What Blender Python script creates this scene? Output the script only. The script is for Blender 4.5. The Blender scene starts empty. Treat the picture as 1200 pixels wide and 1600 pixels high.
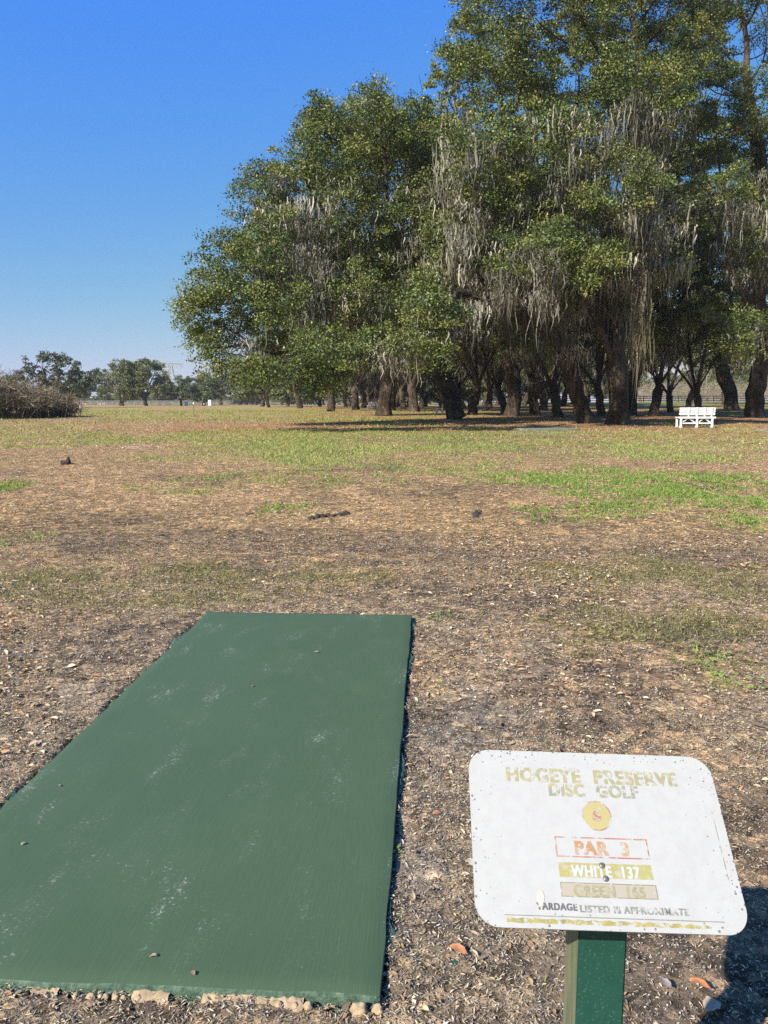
import bpy, bmesh, math, random
import numpy as np
from mathutils import Vector, Matrix

SEED = 7
rng = np.random.default_rng(SEED)
random.seed(SEED)
scene = bpy.context.scene
col = scene.collection

# ------------------------------------------------------------------ camera
F_PX, CX, CY, CAM_H = 1202.0, 600.0, 800.0, 1.58
PITCH = math.atan(172 / 1202.0)
CP, SP = math.cos(PITCH), math.sin(PITCH)
cam_data = bpy.data.cameras.new('camera')
cam = bpy.data.objects.new('camera', cam_data)
col.objects.link(cam)
cam.location = (0, 0, CAM_H)
cam.rotation_euler = (math.pi / 2 - PITCH, 0, 0)
cam_data.sensor_fit = 'VERTICAL'
cam_data.sensor_height = 24.0
cam_data.sensor_width = 18.0
cam_data.lens = 24.0 * F_PX / 1600.0
cam_data.clip_start = 0.05
cam_data.clip_end = 9000
scene.camera = cam


def ray(px, py):
    u, v = px - CX, CY - py
    return np.array([u, v * SP + F_PX * CP, v * CP - F_PX * SP])


def at(px, py, Y):
    """world point seen at photo pixel (px, py) at ground distance Y"""
    d = ray(px, py)
    return np.array([0, 0, CAM_H]) + d * (Y / d[1])


def sstep(a, b, x):
    t = np.clip((x - a) / (b - a), 0, 1)
    return t * t * (3 - 2 * t)


def ground_z(x, y):
    x = np.asarray(x, float)
    y = np.asarray(y, float)
    r = np.sqrt(x * x + y * y)
    z = 0.70 * (1 - np.exp(-np.clip(y - 8, 0, None) / 30.0))
    z = z + 0.80 * sstep(50, 165, y) * sstep(8, 42, x)
    return z


def on_ground(px, py):
    """march the pixel's ray to the ground"""
    d = ray(px, py)
    d = d / d[1]
    Y = 1.0
    while Y < 3000:
        p = np.array([0, 0, CAM_H]) + d * Y
        if p[2] <= ground_z(p[0], p[1]):
            return p
        Y *= 1.004
    return np.array([0, 0, CAM_H]) + d * 400


def gpt(px, Y):
    d = ray(px, 628)
    x = d[0] / d[1] * Y
    return np.array([x, Y, float(ground_z(x, Y))])


# ------------------------------------------------------------------ noise fields in numpy
def _h(ix, iy, s):
    n = (ix.astype(np.int64) * 374761393 + iy.astype(np.int64) * 668265263 + s * 974634777) & 0x7fffffff
    n = ((n ^ (n >> 13)) * 1274126177) & 0x7fffffff
    n = (n ^ (n >> 16)) & 0xffff
    return n / 65535.0


def vnoise(x, y, s=0):
    x = np.asarray(x, float); y = np.asarray(y, float)
    ix, iy = np.floor(x), np.floor(y)
    fx, fy = x - ix, y - iy
    fx = fx * fx * (3 - 2 * fx); fy = fy * fy * (3 - 2 * fy)
    a, b = _h(ix, iy, s), _h(ix + 1, iy, s)
    c, d = _h(ix, iy + 1, s), _h(ix + 1, iy + 1, s)
    return (a * (1 - fx) + b * fx) * (1 - fy) + (c * (1 - fx) + d * fx) * fy


def fbm(x, y, s=0, o=4):
    t = 0; a = 0.5; n = 0
    for i in range(o):
        t = t + a * vnoise(x * 2 ** i + 17.3 * i, y * 2 ** i - 9.1 * i, s + i)
        n += a; a *= 0.5
    return t / n


# ------------------------------------------------------------------ object helpers
def link(o, parent=None):
    col.objects.link(o)
    if parent is not None:
        o.parent = parent
    return o


def tag(o, label, cat, group=None, kind=None):
    if label: o['label'] = label
    if cat: o['category'] = cat
    if group: o['group'] = group
    if kind: o['kind'] = kind
    return o


def empty(name, loc, rz=0.0):
    o = bpy.data.objects.new(name, None)
    o.empty_display_size = 0.2
    o.location = tuple(loc)
    o.rotation_euler = (0, 0, rz)
    return link(o)


def np_mesh(name, v, f, mat=None, tint=None, smooth=False, point_tint=None):
    v = np.ascontiguousarray(v, np.float32)
    f = np.ascontiguousarray(f, np.int32)
    k = f.shape[1]
    me = bpy.data.meshes.new(name)
    me.vertices.add(len(v)); me.vertices.foreach_set('co', v.ravel())
    me.loops.add(f.size); me.loops.foreach_set('vertex_index', f.ravel())
    me.polygons.add(len(f))
    me.polygons.foreach_set('loop_start', np.arange(0, f.size, k, dtype=np.int32))
    if smooth:
        me.polygons.foreach_set('use_smooth', np.ones(len(f), bool))
    me.update(calc_edges=True)
    if tint is not None:
        a = me.attributes.new('tint', 'FLOAT_COLOR', 'FACE')
        t = np.ones((len(f), 4), np.float32); t[:, :3] = tint
        a.data.foreach_set('color', t.ravel())
    if point_tint is not None:
        a = me.attributes.new('tint', 'FLOAT_COLOR', 'POINT')
        t = np.ones((len(v), 4), np.float32); t[:, :3] = point_tint
        a.data.foreach_set('color', t.ravel())
    if mat: me.materials.append(mat)
    return me


def obj(name, me, parent=None):
    return link(bpy.data.objects.new(name, me), parent)


class MB:
    """collects boxes, tubes and prisms, builds ONE mesh"""
    def __init__(s):
        s.bm = bmesh.new()

    def box(s, c, size, rot=None, bevel=0.0):
        r = bmesh.ops.create_cube(s.bm, size=1.0)
        vs = r['verts']
        M = Matrix.Translation(Vector(c)) @ (rot.to_4x4() if rot is not None else Matrix()) @ Matrix.Diagonal((size[0], size[1], size[2], 1))
        bmesh.ops.transform(s.bm, matrix=M, verts=vs)
        if bevel:
            es = list({e for v in vs for e in v.link_edges})
            bmesh.ops.bevel(s.bm, geom=es, offset=bevel, segments=2, affect='EDGES', profile=0.6)
        return s

    def bar(s, a, b, w, h=None, bevel=0.0):
        a, b = Vector(a), Vector(b)
        d = b - a
        q = d.to_track_quat('X', 'Z').to_matrix()
        return s.box((a + b) / 2, (d.length, w, h or w), q, bevel)

    def tube(s, pts, rad, n=8, cap=True):
        pts = [Vector(p) for p in pts]
        if not hasattr(rad, '__len__'): rad = [rad] * len(pts)
        rings = []
        up = None
        for i, p in enumerate(pts):
            t = (pts[min(i + 1, len(pts) - 1)] - pts[max(i - 1, 0)]).normalized()
            if up is None: up = t.orthogonal().normalized()
            up = (up - t * up.dot(t))
            up = up.normalized() if up.length > 1e-6 else t.orthogonal().normalized()
            bi = t.cross(up)
            rings.append([s.bm.verts.new(p + (up * math.cos(2 * math.pi * k / n) + bi * math.sin(2 * math.pi * k / n)) * rad[i]) for k in range(n)])
        for r0, r1 in zip(rings, rings[1:]):
            for k in range(n):
                s.bm.faces.new((r0[k], r0[(k + 1) % n], r1[(k + 1) % n], r1[k]))
        if cap:
            s.bm.faces.new(rings[0][::-1]); s.bm.faces.new(rings[-1])
        return s

    def prism(s, outline, z0, z1, bevel=0.0):
        a = [s.bm.verts.new((x, y, z0)) for x, y in outline]
        b = [s.bm.verts.new((x, y, z1)) for x, y in outline]
        n = len(a)
        s.bm.faces.new(a[::-1]); top = s.bm.faces.new(b)
        for i in range(n):
            s.bm.faces.new((a[i], a[(i + 1) % n], b[(i + 1) % n], b[i]))
        if bevel:
            bmesh.ops.bevel(s.bm, geom=list(top.edges), offset=bevel, segments=2, affect='EDGES')
        return s

    def build(s, name, mat, parent=None, smooth=False):
        bmesh.ops.recalc_face_normals(s.bm, faces=s.bm.faces)
        me = bpy.data.meshes.new(name)
        s.bm.to_mesh(me); s.bm.free()
        if smooth:
            for p in me.polygons: p.use_smooth = True
        if mat: me.materials.append(mat)
        return obj(name, me, parent)


def copy_tree(o, parent=None):
    c = o.copy(); col.objects.link(c)
    c.parent = parent
    for ch in list(o.children):
        copy_tree(ch, c)
    return c


# ------------------------------------------------------------------ materials
def new_mat(name):
    m = bpy.data.materials.new(name); m.use_nodes = True
    nt = m.node_tree
    b = nt.nodes['Principled BSDF']
    return m, nt, b


def N(nt, t, **kw):
    n = nt.nodes.new(t)
    for k, v in kw.items():
        if k.startswith('i_'):
            n.inputs[k[2:].replace('_', ' ')].default_value = v
        else:
            setattr(n, k, v)
    return n


def mixrgb(nt, fac, a, b, mode='MIX'):
    n = nt.nodes.new('ShaderNodeMix'); n.data_type = 'RGBA'; n.blend_type = mode
    for sock, v in ((n.inputs[0], fac), (n.inputs[6], a), (n.inputs[7], b)):
        if hasattr(v, 'is_linked') or hasattr(v, 'links'):
            nt.links.new(v, sock)
        else:
            sock.default_value = v if not isinstance(v, tuple) else (v + (1,) if len(v) == 3 else v)
    return n.outputs[2]


def ramp(nt, fac, stops):
    n = nt.nodes.new('ShaderNodeValToRGB')
    cr = n.color_ramp
    while len(cr.elements) < len(stops): cr.elements.new(0.5)
    for e, (p, c) in zip(cr.elements, stops):
        e.position = p
        e.color = (c + (1,)) if len(c) == 3 else c
    nt.links.new(fac, n.inputs[0])
    return n.outputs[0]


def objcoord(nt, scale=(1, 1, 1), which='Object'):
    tc = nt.nodes.new('ShaderNodeTexCoord')
    mp = nt.nodes.new('ShaderNodeMapping')
    mp.inputs['Scale'].default_value = scale
    nt.links.new(tc.outputs[which], mp.inputs[0])
    return mp.outputs[0]


def noise(nt, vec, scale, detail=4, rough=0.55):
    n = N(nt, 'ShaderNodeTexNoise'); n.inputs['Scale'].default_value = scale
    n.inputs['Detail'].default_value = detail; n.inputs['Roughness'].default_value = rough
    nt.links.new(vec, n.inputs['Vector'])
    return n


def bump(nt, b, height, strength, dist):
    n = N(nt, 'ShaderNodeBump'); n.inputs['Strength'].default_value = strength; n.inputs['Distance'].default_value = dist
    nt.links.new(height, n.inputs['Height']); nt.links.new(n.outputs[0], b.inputs['Normal'])


def mat_tint(name, rough=0.85, transl=0.0, gain=1.0, spec=0.3):
    """per-face colour attribute; leaves get a translucent share"""
    m, nt, b = new_mat(name)
    a = N(nt, 'ShaderNodeAttribute', attribute_name='tint')
    nt.links.new(a.outputs['Color'], b.inputs['Base Color'])
    b.inputs['Roughness'].default_value = rough
    b.inputs['Specular IOR Level'].default_value = spec
    if transl:
        t = N(nt, 'ShaderNodeBsdfTranslucent')
        c = mixrgb(nt, 1.0, a.outputs['Color'], (1.5, 1.45, 0.6), 'MULTIPLY')
        nt.links.new(c, t.inputs[0])
        mx = N(nt, 'ShaderNodeMixShader'); mx.inputs[0].default_value = transl
        nt.links.new(b.outputs[0], mx.inputs[1]); nt.links.new(t.outputs[0], mx.inputs[2])
        nt.links.new(mx.outputs[0], nt.nodes['Material Output'].inputs[0])
    return m


def mat_plain(name, c, rough=0.7, var=0.25, scale=8.0, bumps=0.0, metal=0.0):
    m, nt, b = new_mat(name)
    v = objcoord(nt)
    n = noise(nt, v, scale, 5)
    lo = tuple(x * (1 - var) for x in c); hi = tuple(min(1, x * (1 + var)) for x in c)
    nt.links.new(ramp(nt, n.outputs[0], [(0.3, lo), (0.7, hi)]), b.inputs['Base Color'])
    b.inputs['Roughness'].default_value = rough
    b.inputs['Metallic'].default_value = metal
    if bumps: bump(nt, b, n.outputs[0], bumps, 0.02)
    return m


def mat_bark():
    m, nt, b = new_mat('oak_bark')
    v = objcoord(nt, (1, 1, 0.22))
    v2 = objcoord(nt)
    n1 = noise(nt, v2, 0.9, 5, 0.65)
    n2 = noise(nt, v, 9.0, 6, 0.75)
    n3 = noise(nt, v2, 3.2, 5, 0.6)
    c1 = ramp(nt, n1.outputs[0], [(0.32, (0.042, 0.032, 0.025)), (0.5, (0.082, 0.062, 0.046)), (0.68, (0.175, 0.14, 0.108))])
    c2 = ramp(nt, n2.outputs[0], [(0.36, (0.22, 0.20, 0.18)), (0.50, (0.9, 0.88, 0.85)), (0.66, (1.45, 1.4, 1.35))])
    c3 = ramp(nt, n3.outputs[0], [(0.52, (0, 0, 0)), (0.68, (.55, .55, .55))])
    c = mixrgb(nt, 1.0, c1, c2, 'MULTIPLY')
    c = mixrgb(nt, c3, c, (0.17, 0.16, 0.135))
    nt.links.new(c, b.inputs['Base Color'])
    b.inputs['Roughness'].default_value = 0.95
    b.inputs['Specular IOR Level'].default_value = 0.15
    bump(nt, b, n2.outputs[0], 1.0, 0.16)
    return m


M_BARK = mat_bark()
M_LEAF = mat_tint('oak_leaf', 0.46, 0.07, spec=0.45)
M_MOSS = mat_tint('spanish_moss', 0.95, 0.25, spec=0.05)
M_TWIG = mat_tint('bare_twig', 0.95, 0.0, spec=0.1)
M_LITTER = mat_tint('leaf_litter', 0.8, 0.0, spec=0.25)
M_GRASS = mat_tint('grass_blade', 0.6, 0.3, spec=0.3)


# ------------------------------------------------------------------ tree growth
def grow(pos, par, attr, step, kill, its=90, jitter=0.18, seed=0, infl=1e9):
    r = np.random.default_rng(seed)
    pos = [np.array(p, float) for p in pos]; par = list(par)
    P = np.array(pos)
    D = np.linalg.norm(attr[:, None] - P[None], axis=2)
    near = D.argmin(1); dist = D.min(1)
    alive = dist > kill
    grown = {}
    for _ in range(its):
        idx = np.where(alive & (dist < infl))[0]
        if len(idx) == 0: break
        P = np.array(pos)
        dv = attr[idx] - P[near[idx]]
        dv /= np.linalg.norm(dv, axis=1)[:, None] + 1e-9
        acc = np.zeros((len(pos), 3)); np.add.at(acc, near[idx], dv)
        nodes = np.unique(near[idx])
        new = []
        for n in nodes:
            d = acc[n]; L = np.linalg.norm(d)
            d = d / L if L > 0.05 else r.normal(size=3)
            d = d + r.normal(size=3) * jitter
            d /= np.linalg.norm(d)
            g = grown.setdefault(int(n), [])
            if any(np.dot(d, q) > 0.93 for q in g) or len(g) > 3:
                d = d + r.normal(size=3) * 0.8; d /= np.linalg.norm(d)
                if len(g) > 4: continue
            g.append(d)
            new.append((pos[n] + d * step, int(n)))
        if not new: break
        base = len(pos)
        for p, n in new:
            pos.append(p); par.append(n)
        Q = np.array([p for p, _ in new])
        D = np.linalg.norm(attr[:, None] - Q[None], axis=2)
        j = D.argmin(1); dm = D[np.arange(len(attr)), j]
        b = dm < dist
        near[b] = base + j[b]; dist[b] = dm[b]
        alive &= dist > kill
    return np.array(pos), np.array(par)


def bez(a, b, c, n):
    t = np.linspace(0, 1, n)[:, None]
    return (1 - t) ** 2 * a + 2 * t * (1 - t) * b + t * t * c


def skeleton(trunk, limbs, attr, step, kill, seed, its=90):
    """trunk: polyline; limbs: list of polylines starting at the trunk's last point (or index)"""
    pos = list(trunk); par = [-1] + list(range(len(trunk) - 1))
    for start, pts in limbs:
        prev = start
        for p in pts:
            pos.append(p); par.append(prev); prev = len(pos) - 1
    return grow(pos, par, attr, step, kill, its, seed=seed)


def tree_arrays(pos, par, R, tip, nseed):
    n = len(pos)
    kids = [[] for _ in range(n)]
    for i, p in enumerate(par):
        if p >= 0: kids[p].append(i)
    ntip = np.zeros(n)
    order = np.argsort([-i for i in range(n)])
    for i in range(n - 1, -1, -1):
        if not kids[i]: ntip[i] = 1
        if par[i] >= 0: ntip[par[i]] += ntip[i]
    e = math.log(max(ntip[0], 3)) / math.log(R / tip)
    rad = tip * ntip ** (1 / e)
    # smooth kinks
    for _ in range(2):
        q = pos.copy()
        for i in range(nseed, n):
            p = par[i]
            if kids[i]:
                k = max(kids[i], key=lambda c: ntip[c])
                q[i] = 0.5 * pos[i] + 0.25 * pos[p] + 0.25 * pos[k]
        pos = q
    return pos, kids, ntip, rad


def tube_mesh(pos, par, kids, ntip, rad, name, mat, flare=0.26, minr=0.0, seed=0):
    r = np.random.default_rng(seed)
    V, Fq, base = [], [], 0
    stack = [(0, -1)]
    while stack:
        s, p = stack.pop()
        chain = [s] if p < 0 else [p, s]
        c = s
        while kids[c]:
            k = sorted(kids[c], key=lambda q: -ntip[q])
            for o in k[1:]: stack.append((o, c))
            c = k[0]; chain.append(c)
        rr = rad[chain].copy()
        if p >= 0: rr[0] = min(rr[0], rr[1] * 1.25)
        if rr.max() < minr: continue
        pts = pos[chain]
        m = len(chain)
        sides = 14 if rr.max() > 0.3 else 8 if rr.max() > 0.1 else 5 if rr.max() > 0.04 else 3
        t = np.gradient(pts, axis=0)
        t /= np.linalg.norm(t, axis=1)[:, None] + 1e-9
        up = np.array([1.0, 0, 0]) if abs(t[0][0]) < 0.8 else np.array([0, 1.0, 0])
        ang = np.arange(sides) * 2 * math.pi / sides
        ph = r.random(4) * 6.28
        for i in range(m):
            up = up - t[i] * np.dot(up, t[i]); up /= np.linalg.norm(up) + 1e-9
            bi = np.cross(t[i], up)
            ra = rr[i] * np.ones(sides)
            if rr.max() > 0.2:
                ra = ra * (1 + 0.10 * np.sin(3 * ang + ph[0] + i * .40) + 0.06 * np.sin(5 * ang + ph[1] - i * .5) + 0.05 * np.sin(2 * ang + ph[2] + i))
            if p < 0:
                h = pts[i][2] - pts[0][2]
                fl = flare * math.exp(-max(h, 0) / 0.55)
                ra = ra * (1 + fl * (0.75 + 0.5 * np.sin(4 * ang + ph[3]) + 0.3 * np.sin(7 * ang + ph[0])))
            V.append(pts[i] + (np.cos(ang)[:, None] * up + np.sin(ang)[:, None] * bi) * ra[:, None])
        for i in range(m - 1):
            a = base + i * sides + np.arange(sides); b = base + i * sides + (np.arange(sides) + 1) % sides
            Fq.append(np.stack([a, b, b + sides, a + sides], 1))
        base += m * sides
    return np_mesh(name, np.concatenate(V), np.concatenate(Fq), mat, smooth=True)


def leaf_cluster(n, L, W, seed, droop=0.0):
    """template of n folded leaves filling a flattened unit ball; quads"""
    r = np.random.default_rng(seed)
    c = r.normal(size=(n, 3)); c[:, 2] = np.abs(c[:, 2]) - .35 * r.random(n); c /= np.linalg.norm(c, axis=1)[:, None]
    c *= (.25 + .75 * r.random(n) ** 0.5)[:, None]; c[:, 2] *= 0.74; c[:, :2] *= 1 + .25 * r.normal(size=(n, 1))
    out = c / (np.linalg.norm(c, axis=1)[:, None] + 1e-6)
    ax = out + r.normal(size=(n, 3)) * 0.7; ax /= np.linalg.norm(ax, axis=1)[:, None]
    nr = r.normal(size=(n, 3)) * 0.75 + out * 0.7 + np.array([0, 0, 0.55])
    nr -= ax * (nr * ax).sum(1)[:, None]; nr /= np.linalg.norm(nr, axis=1)[:, None] + 1e-9
    sd = np.cross(ax, nr)
    s = 0.7 + 0.6 * r.random((n, 1))
    return c, ax * s, sd * s, nr * s, r.random(n)


CL = [leaf_cluster(130, 1, 1, 100 + i) for i in range(12)]


def rand_rot(r, n, tilt=.5):
    a = r.random(n) * 2 * math.pi
    z = np.zeros(n); o = np.ones(n)
    Z = np.stack([np.stack([np.cos(a), -np.sin(a), z], 1), np.stack([np.sin(a), np.cos(a), z], 1), np.stack([z, z, o], 1)], 1)
    b = r.normal(size=n) * tilt
    X = np.stack([np.stack([o, z, z], 1), np.stack([z, np.cos(b), -np.sin(b)], 1), np.stack([z, np.sin(b), np.cos(b)], 1)], 1)
    c = r.random(n) * 2 * math.pi
    Z2 = np.stack([np.stack([np.cos(c), -np.sin(c), z], 1), np.stack([np.sin(c), np.cos(c), z], 1), np.stack([z, z, o], 1)], 1)
    return np.einsum('nij,njk,nkl->nil', Z2, X, Z)


def noise3(p, s):
    return (vnoise(p[:, 0] + .37 * p[:, 2], p[:, 1] - .61 * p[:, 2], s) + vnoise(p[:, 0] * .8 - .5 * p[:, 1] + 9, p[:, 2], s + 1) + vnoise(p[:, 1] * .9 + 3, p[:, 2] + .4 * p[:, 0], s + 2)) / 3


GREENS = np.array([[0.09, 0.126, 0.027], [0.113, 0.151, 0.031], [0.148, 0.175, 0.038], [0.185, 0.199, 0.052], [0.067, 0.1, 0.027]])


def leaves_mesh(name, centers, scales, L, W, seed, per=64, hue=None, palette=GREENS, mat=None):
    r = np.random.default_rng(seed)
    n = len(centers)
    M = rand_rot(r, n)
    which = r.integers(0, len(CL), n)
    Vs, Ts = [], []
    ctint = palette[r.integers(0, len(palette), n)] * (0.8 + 0.45 * r.random((n, 1)))
    for w in range(len(CL)):
        ii = np.where(which == w)[0]
        if len(ii) == 0: continue
        c, ax, sd, nr, q = [x[:per] for x in CL[w]]
        m = M[ii]
        cc = np.einsum('kij,nj->kni', m, c) * scales[ii][:, None, None] + centers[ii][:, None]
        a = np.einsum('kij,nj->kni', m, ax); s = np.einsum('kij,nj->kni', m, sd); nn = np.einsum('kij,nj->kni', m, nr)
        v0 = cc - a * L * 0.5
        v1 = cc + s * W * 0.5 + nn * W * 0.12 - a * L * .05
        v2 = cc + a * L * 0.5
        v3 = cc - s * W * 0.5 + nn * W * 0.12 - a * L * .05
        Vs.append(np.stack([v0, v1, v2, v3], 2).reshape(-1, 3))
        t = ctint[ii][:, None] * (0.7 + 0.6 * q)[None, :, None]
        Ts.append(t.reshape(-1, 3))
    V = np.concatenate(Vs); T = np.concatenate(Ts)
    Fq = np.arange(len(V)).reshape(-1, 4)
    return np_mesh(name, V, Fq, mat or M_LEAF, tint=T)


def moss_mesh(name, pts, lens, seed, strands=14, spread=0.35, w0=0.020, cols=None):
    r = np.random.default_rng(seed)
    n = len(pts)
    K = strands
    seg = 6
    base = np.repeat(pts, K, 0) + np.stack([r.normal(size=n * K) * spread, r.normal(size=n * K) * spread, np.minimum(.1, r.normal(size=n * K) * .35)], 1)
    Ln = np.repeat(lens, K) * (0.15 + 0.95 * r.random(n * K) ** 1.5)
    az = r.random(n * K) * math.pi
    w = w0 * (0.6 + 0.9 * r.random(n * K))
    sway = r.normal(size=(n * K, 2)) * 0.05
    ph = r.random(n * K) * 6.28
    # strands of a clump draw together as they fall
    pull = np.repeat(pts, K, 0)
    rows = []
    for k in range(seg):
        t = k / (seg - 1)
        cen = base.copy()
        cen[:, :2] = cen[:, :2] * (1 - 0.12 * t) + pull[:, :2] * 0.12 * t
        cen[:, 2] -= Ln * t
        cen[:, 0] += np.sin(ph + t * 6) * 0.07 * (.3 + t) + sway[:, 0] * t * Ln
        cen[:, 1] += np.cos(ph + t * 5) * 0.07 * (.3 + t) + sway[:, 1] * t * Ln
        ww = w * (0.6 + 0.7 * math.sin(math.pi * min(1, t * 1.3 + .15))) * (1 - t ** 3 * 0.9)
        off = np.stack([np.cos(az + t), np.sin(az + t), np.zeros(n * K)], 1) * ww[:, None]
        rows.append(np.stack([cen - off, cen + off], 1))
    A = np.stack(rows, 1)            # nK, seg, 2, 3
    V = A.reshape(-1, 3)
    b = np.arange(n * K)[:, None] * (seg * 2)
    Fq = []
    for k in range(seg - 1):
        Fq.append(np.stack([b[:, 0] + 2 * k, b[:, 0] + 2 * k + 1, b[:, 0] + 2 * k + 3, b[:, 0] + 2 * k + 2], 1))
    Fq = np.stack(Fq, 1).reshape(-1, 4)
    pal = np.array([[0.32, 0.305, 0.262], [0.20, 0.192, 0.16], [0.45, 0.425, 0.365], [0.12, 0.116, 0.094]]) if cols is None else cols
    c = pal[r.integers(0, len(pal), n)] * (0.8 + 0.4 * r.random((n, 1)))
    c = np.repeat(c, K, 0) * (0.75 + 0.5 * r.random((n * K, 1)))
    T = np.repeat(c, seg - 1, 0)
    return np_mesh(name, V, Fq, M_MOSS, tint=T)


def lobe_points(lobes, n, seed, bias=0.5):
    """lobes: (center, (rx, ry, rz)); points biased to the shell"""
    r = np.random.default_rng(seed)
    w = np.array([(l[1][0] * l[1][1] * l[1][2]) ** (2 / 3) for l in lobes]); w /= w.sum()
    out = []
    for l, k in zip(lobes, r.multinomial(n, w)):
        d = r.normal(size=(k, 3)); d /= np.linalg.norm(d, axis=1)[:, None]
        rad = (bias ** 3 + (1 - bias ** 3) * r.random(k)) ** (1 / 3)
        out.append(np.asarray(l[0]) + d * rad[:, None] * np.asarray(l[1]))
    return np.concatenate(out)


def make_tree(name, base, trunk_pts, limb_targets, lobes, R, n_attr, seed, label, group, step=0.7, kill=0.8, L=0.112, W=0.066,
              per=130, cl=(0.45, 0.85), extra=1.0, moss_n=200, moss_len=(0.6, 2.6), moss_band=(0.0, 1.0), strands=14, palette=GREENS,
              tip=0.014, floor_z=2.2, cat='oak tree', moss_w=0.019, zmin_clear=None, moss_spots=None, moss_top=None, moss_xmin=None, puff_m=1.7, puff_cut=.46):
    """coordinates are world; the mesh is stored relative to base"""
    r = np.random.default_rng(seed)
    base = np.asarray(base, float)
    attr = lobe_points(lobes, n_attr, seed)
    gz = ground_z(attr[:, 0], attr[:, 1])
    attr = attr[attr[:, 2] > gz + floor_z]
    trunk = np.array(trunk_pts, float)
    # densify the trunk
    tt = np.linspace(0, 1, 9)
    k = np.linspace(0, 1, len(trunk))
    trunk = np.stack([np.interp(tt, k, trunk[:, i]) for i in range(3)], 1)
    trunk[1:-1, :2] += r.normal(size=(7, 2)) * R * 0.11
    limbs = []
    for tgt in limb_targets:
        s = int(r.integers(6, 9)) if len(limb_targets) > 1 else 8
        if isinstance(tgt, tuple): s, tgt = tgt
        tgt = np.asarray(tgt, float)
        a = trunk[s]
        d = tgt - a; L_ = np.linalg.norm(d)
        mid = a + d * 0.45 + np.array([0, 0, 0.18 * L_]) + r.normal(size=3) * 0.06 * L_
        m = max(4, int(L_ / 0.9))
        pts = bez(a, mid, tgt, m)[1:]
        wob = np.cumsum(r.normal(size=pts.shape) * 0.10, 0); wob -= np.linspace(0, 1, len(pts))[:, None] * wob[-1]
        limbs.append((s, pts + wob))
    pos, par = skeleton(trunk, limbs, attr, step, kill, seed)
    pos, kids, ntip, rad = tree_arrays(pos, par, R, tip, 9)
    root = empty(name, base)
    tag(root, label, cat, group)
    tm = tube_mesh(pos - base, par, kids, ntip, rad, 'trunk', M_BARK, seed=seed)
    obj('trunk', tm, root)
    term = np.where((ntip <= 2.5) & (np.arange(len(pos)) > 9))[0]
    reps = np.full(len(term), int(extra)) + (r.random(len(term)) < (extra % 1))
    src = np.repeat(term, reps)
    cen = pos[src] + r.normal(size=(len(src), 3)) * 0.36 * step / 0.7
    sc = cl[0] + (cl[1] - cl[0]) * r.random(len(src))
    puff = noise3(cen / puff_m, seed)
    keep = puff > puff_cut
    cen, sc, puff = cen[keep], sc[keep], puff[keep]
    cells = {}
    for q in map(tuple, np.floor(cen / (step * 2.4)).astype(int)): cells[q] = cells.get(q, 0) + 1
    around = lambda P: np.array([sum(cells.get((a + i, b + j, c + k), 0) for i in (-1, 0, 1) for j in (-1, 0, 1) for k in (-1, 0, 1)) for a, b, c in np.floor(P / (step * 2.4)).astype(int)])
    keep = around(cen) >= 15
    cen, sc, puff = cen[keep], sc[keep], puff[keep]
    sc = sc * (.8 + .9 * np.clip(puff - puff_cut, 0, .4))
    obj('crown', leaves_mesh('crown', cen - base, sc, L, W, seed, per, palette=palette), root)
    if moss_n:
        z = pos[:, 2]; z0, z1 = z.min(), z.max()
        f = (z - z0) / (z1 - z0)
        ok = (rad < R * 0.6) & (f > moss_band[0]) & (f < moss_band[1]) & (z > base[2] + 3.0)
        if moss_top is not None: ok &= z < moss_top
        if moss_xmin is not None: ok &= pos[:, 0] > moss_xmin + r.random(len(pos)) * 3
        cand = np.where(ok)[0]
        # moss gathers in patches
        g = vnoise(pos[cand, 0] * 0.35 + seed, pos[cand, 2] * 0.35 + pos[cand, 1] * .3, seed)
        w = np.clip(g - 0.28, 0.08, None) ** 1.5 * (0.5 + np.exp(-((rad[cand] - .05) / .05) ** 2)) * (1.35 - f[cand])
        pick = r.choice(cand, moss_n, p=w / w.sum())
        mp = pos[pick] + r.normal(size=(moss_n, 3)) * np.array([.25, .25, .05])
        ml = moss_len[0] + (moss_len[1] - moss_len[0]) * r.random(moss_n) ** 2.6
        ml = np.minimum(ml, np.maximum(0.4, mp[:, 2] - ground_z(mp[:, 0], mp[:, 1]) - 2.0))
        ok_ = around(mp) >= 14
        mp, ml = mp[ok_], ml[ok_]
        if moss_spots is not None:
            obj('moss_beard', moss_mesh('moss_beard', np.array([s[0] for s in moss_spots]) - base, np.array([s[1] for s in moss_spots]), seed + 6, 26, spread=.10, w0=.024,
                                        cols=np.array([[.30, .265, .18], [.20, .175, .12], [.40, .355, .25], [.12, .105, .075], [.16, .15, .09]])), root)
        obj('spanish_moss', moss_mesh('spanish_moss', mp - base, ml, seed + 5, strands, w0=moss_w), root)
    return root


def lobes_px(L):
    out = []
    for px, py, Y, rx, ry, rd in L:
        s = Y / (F_PX * 1.0)
        out.append((at(px, py, Y), (rx * s, rd, ry * s)))
    return out


# ------------------------------------------------------------------ the great oaks of the grove edge
GROVE = 'live oaks of the grove'
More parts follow.
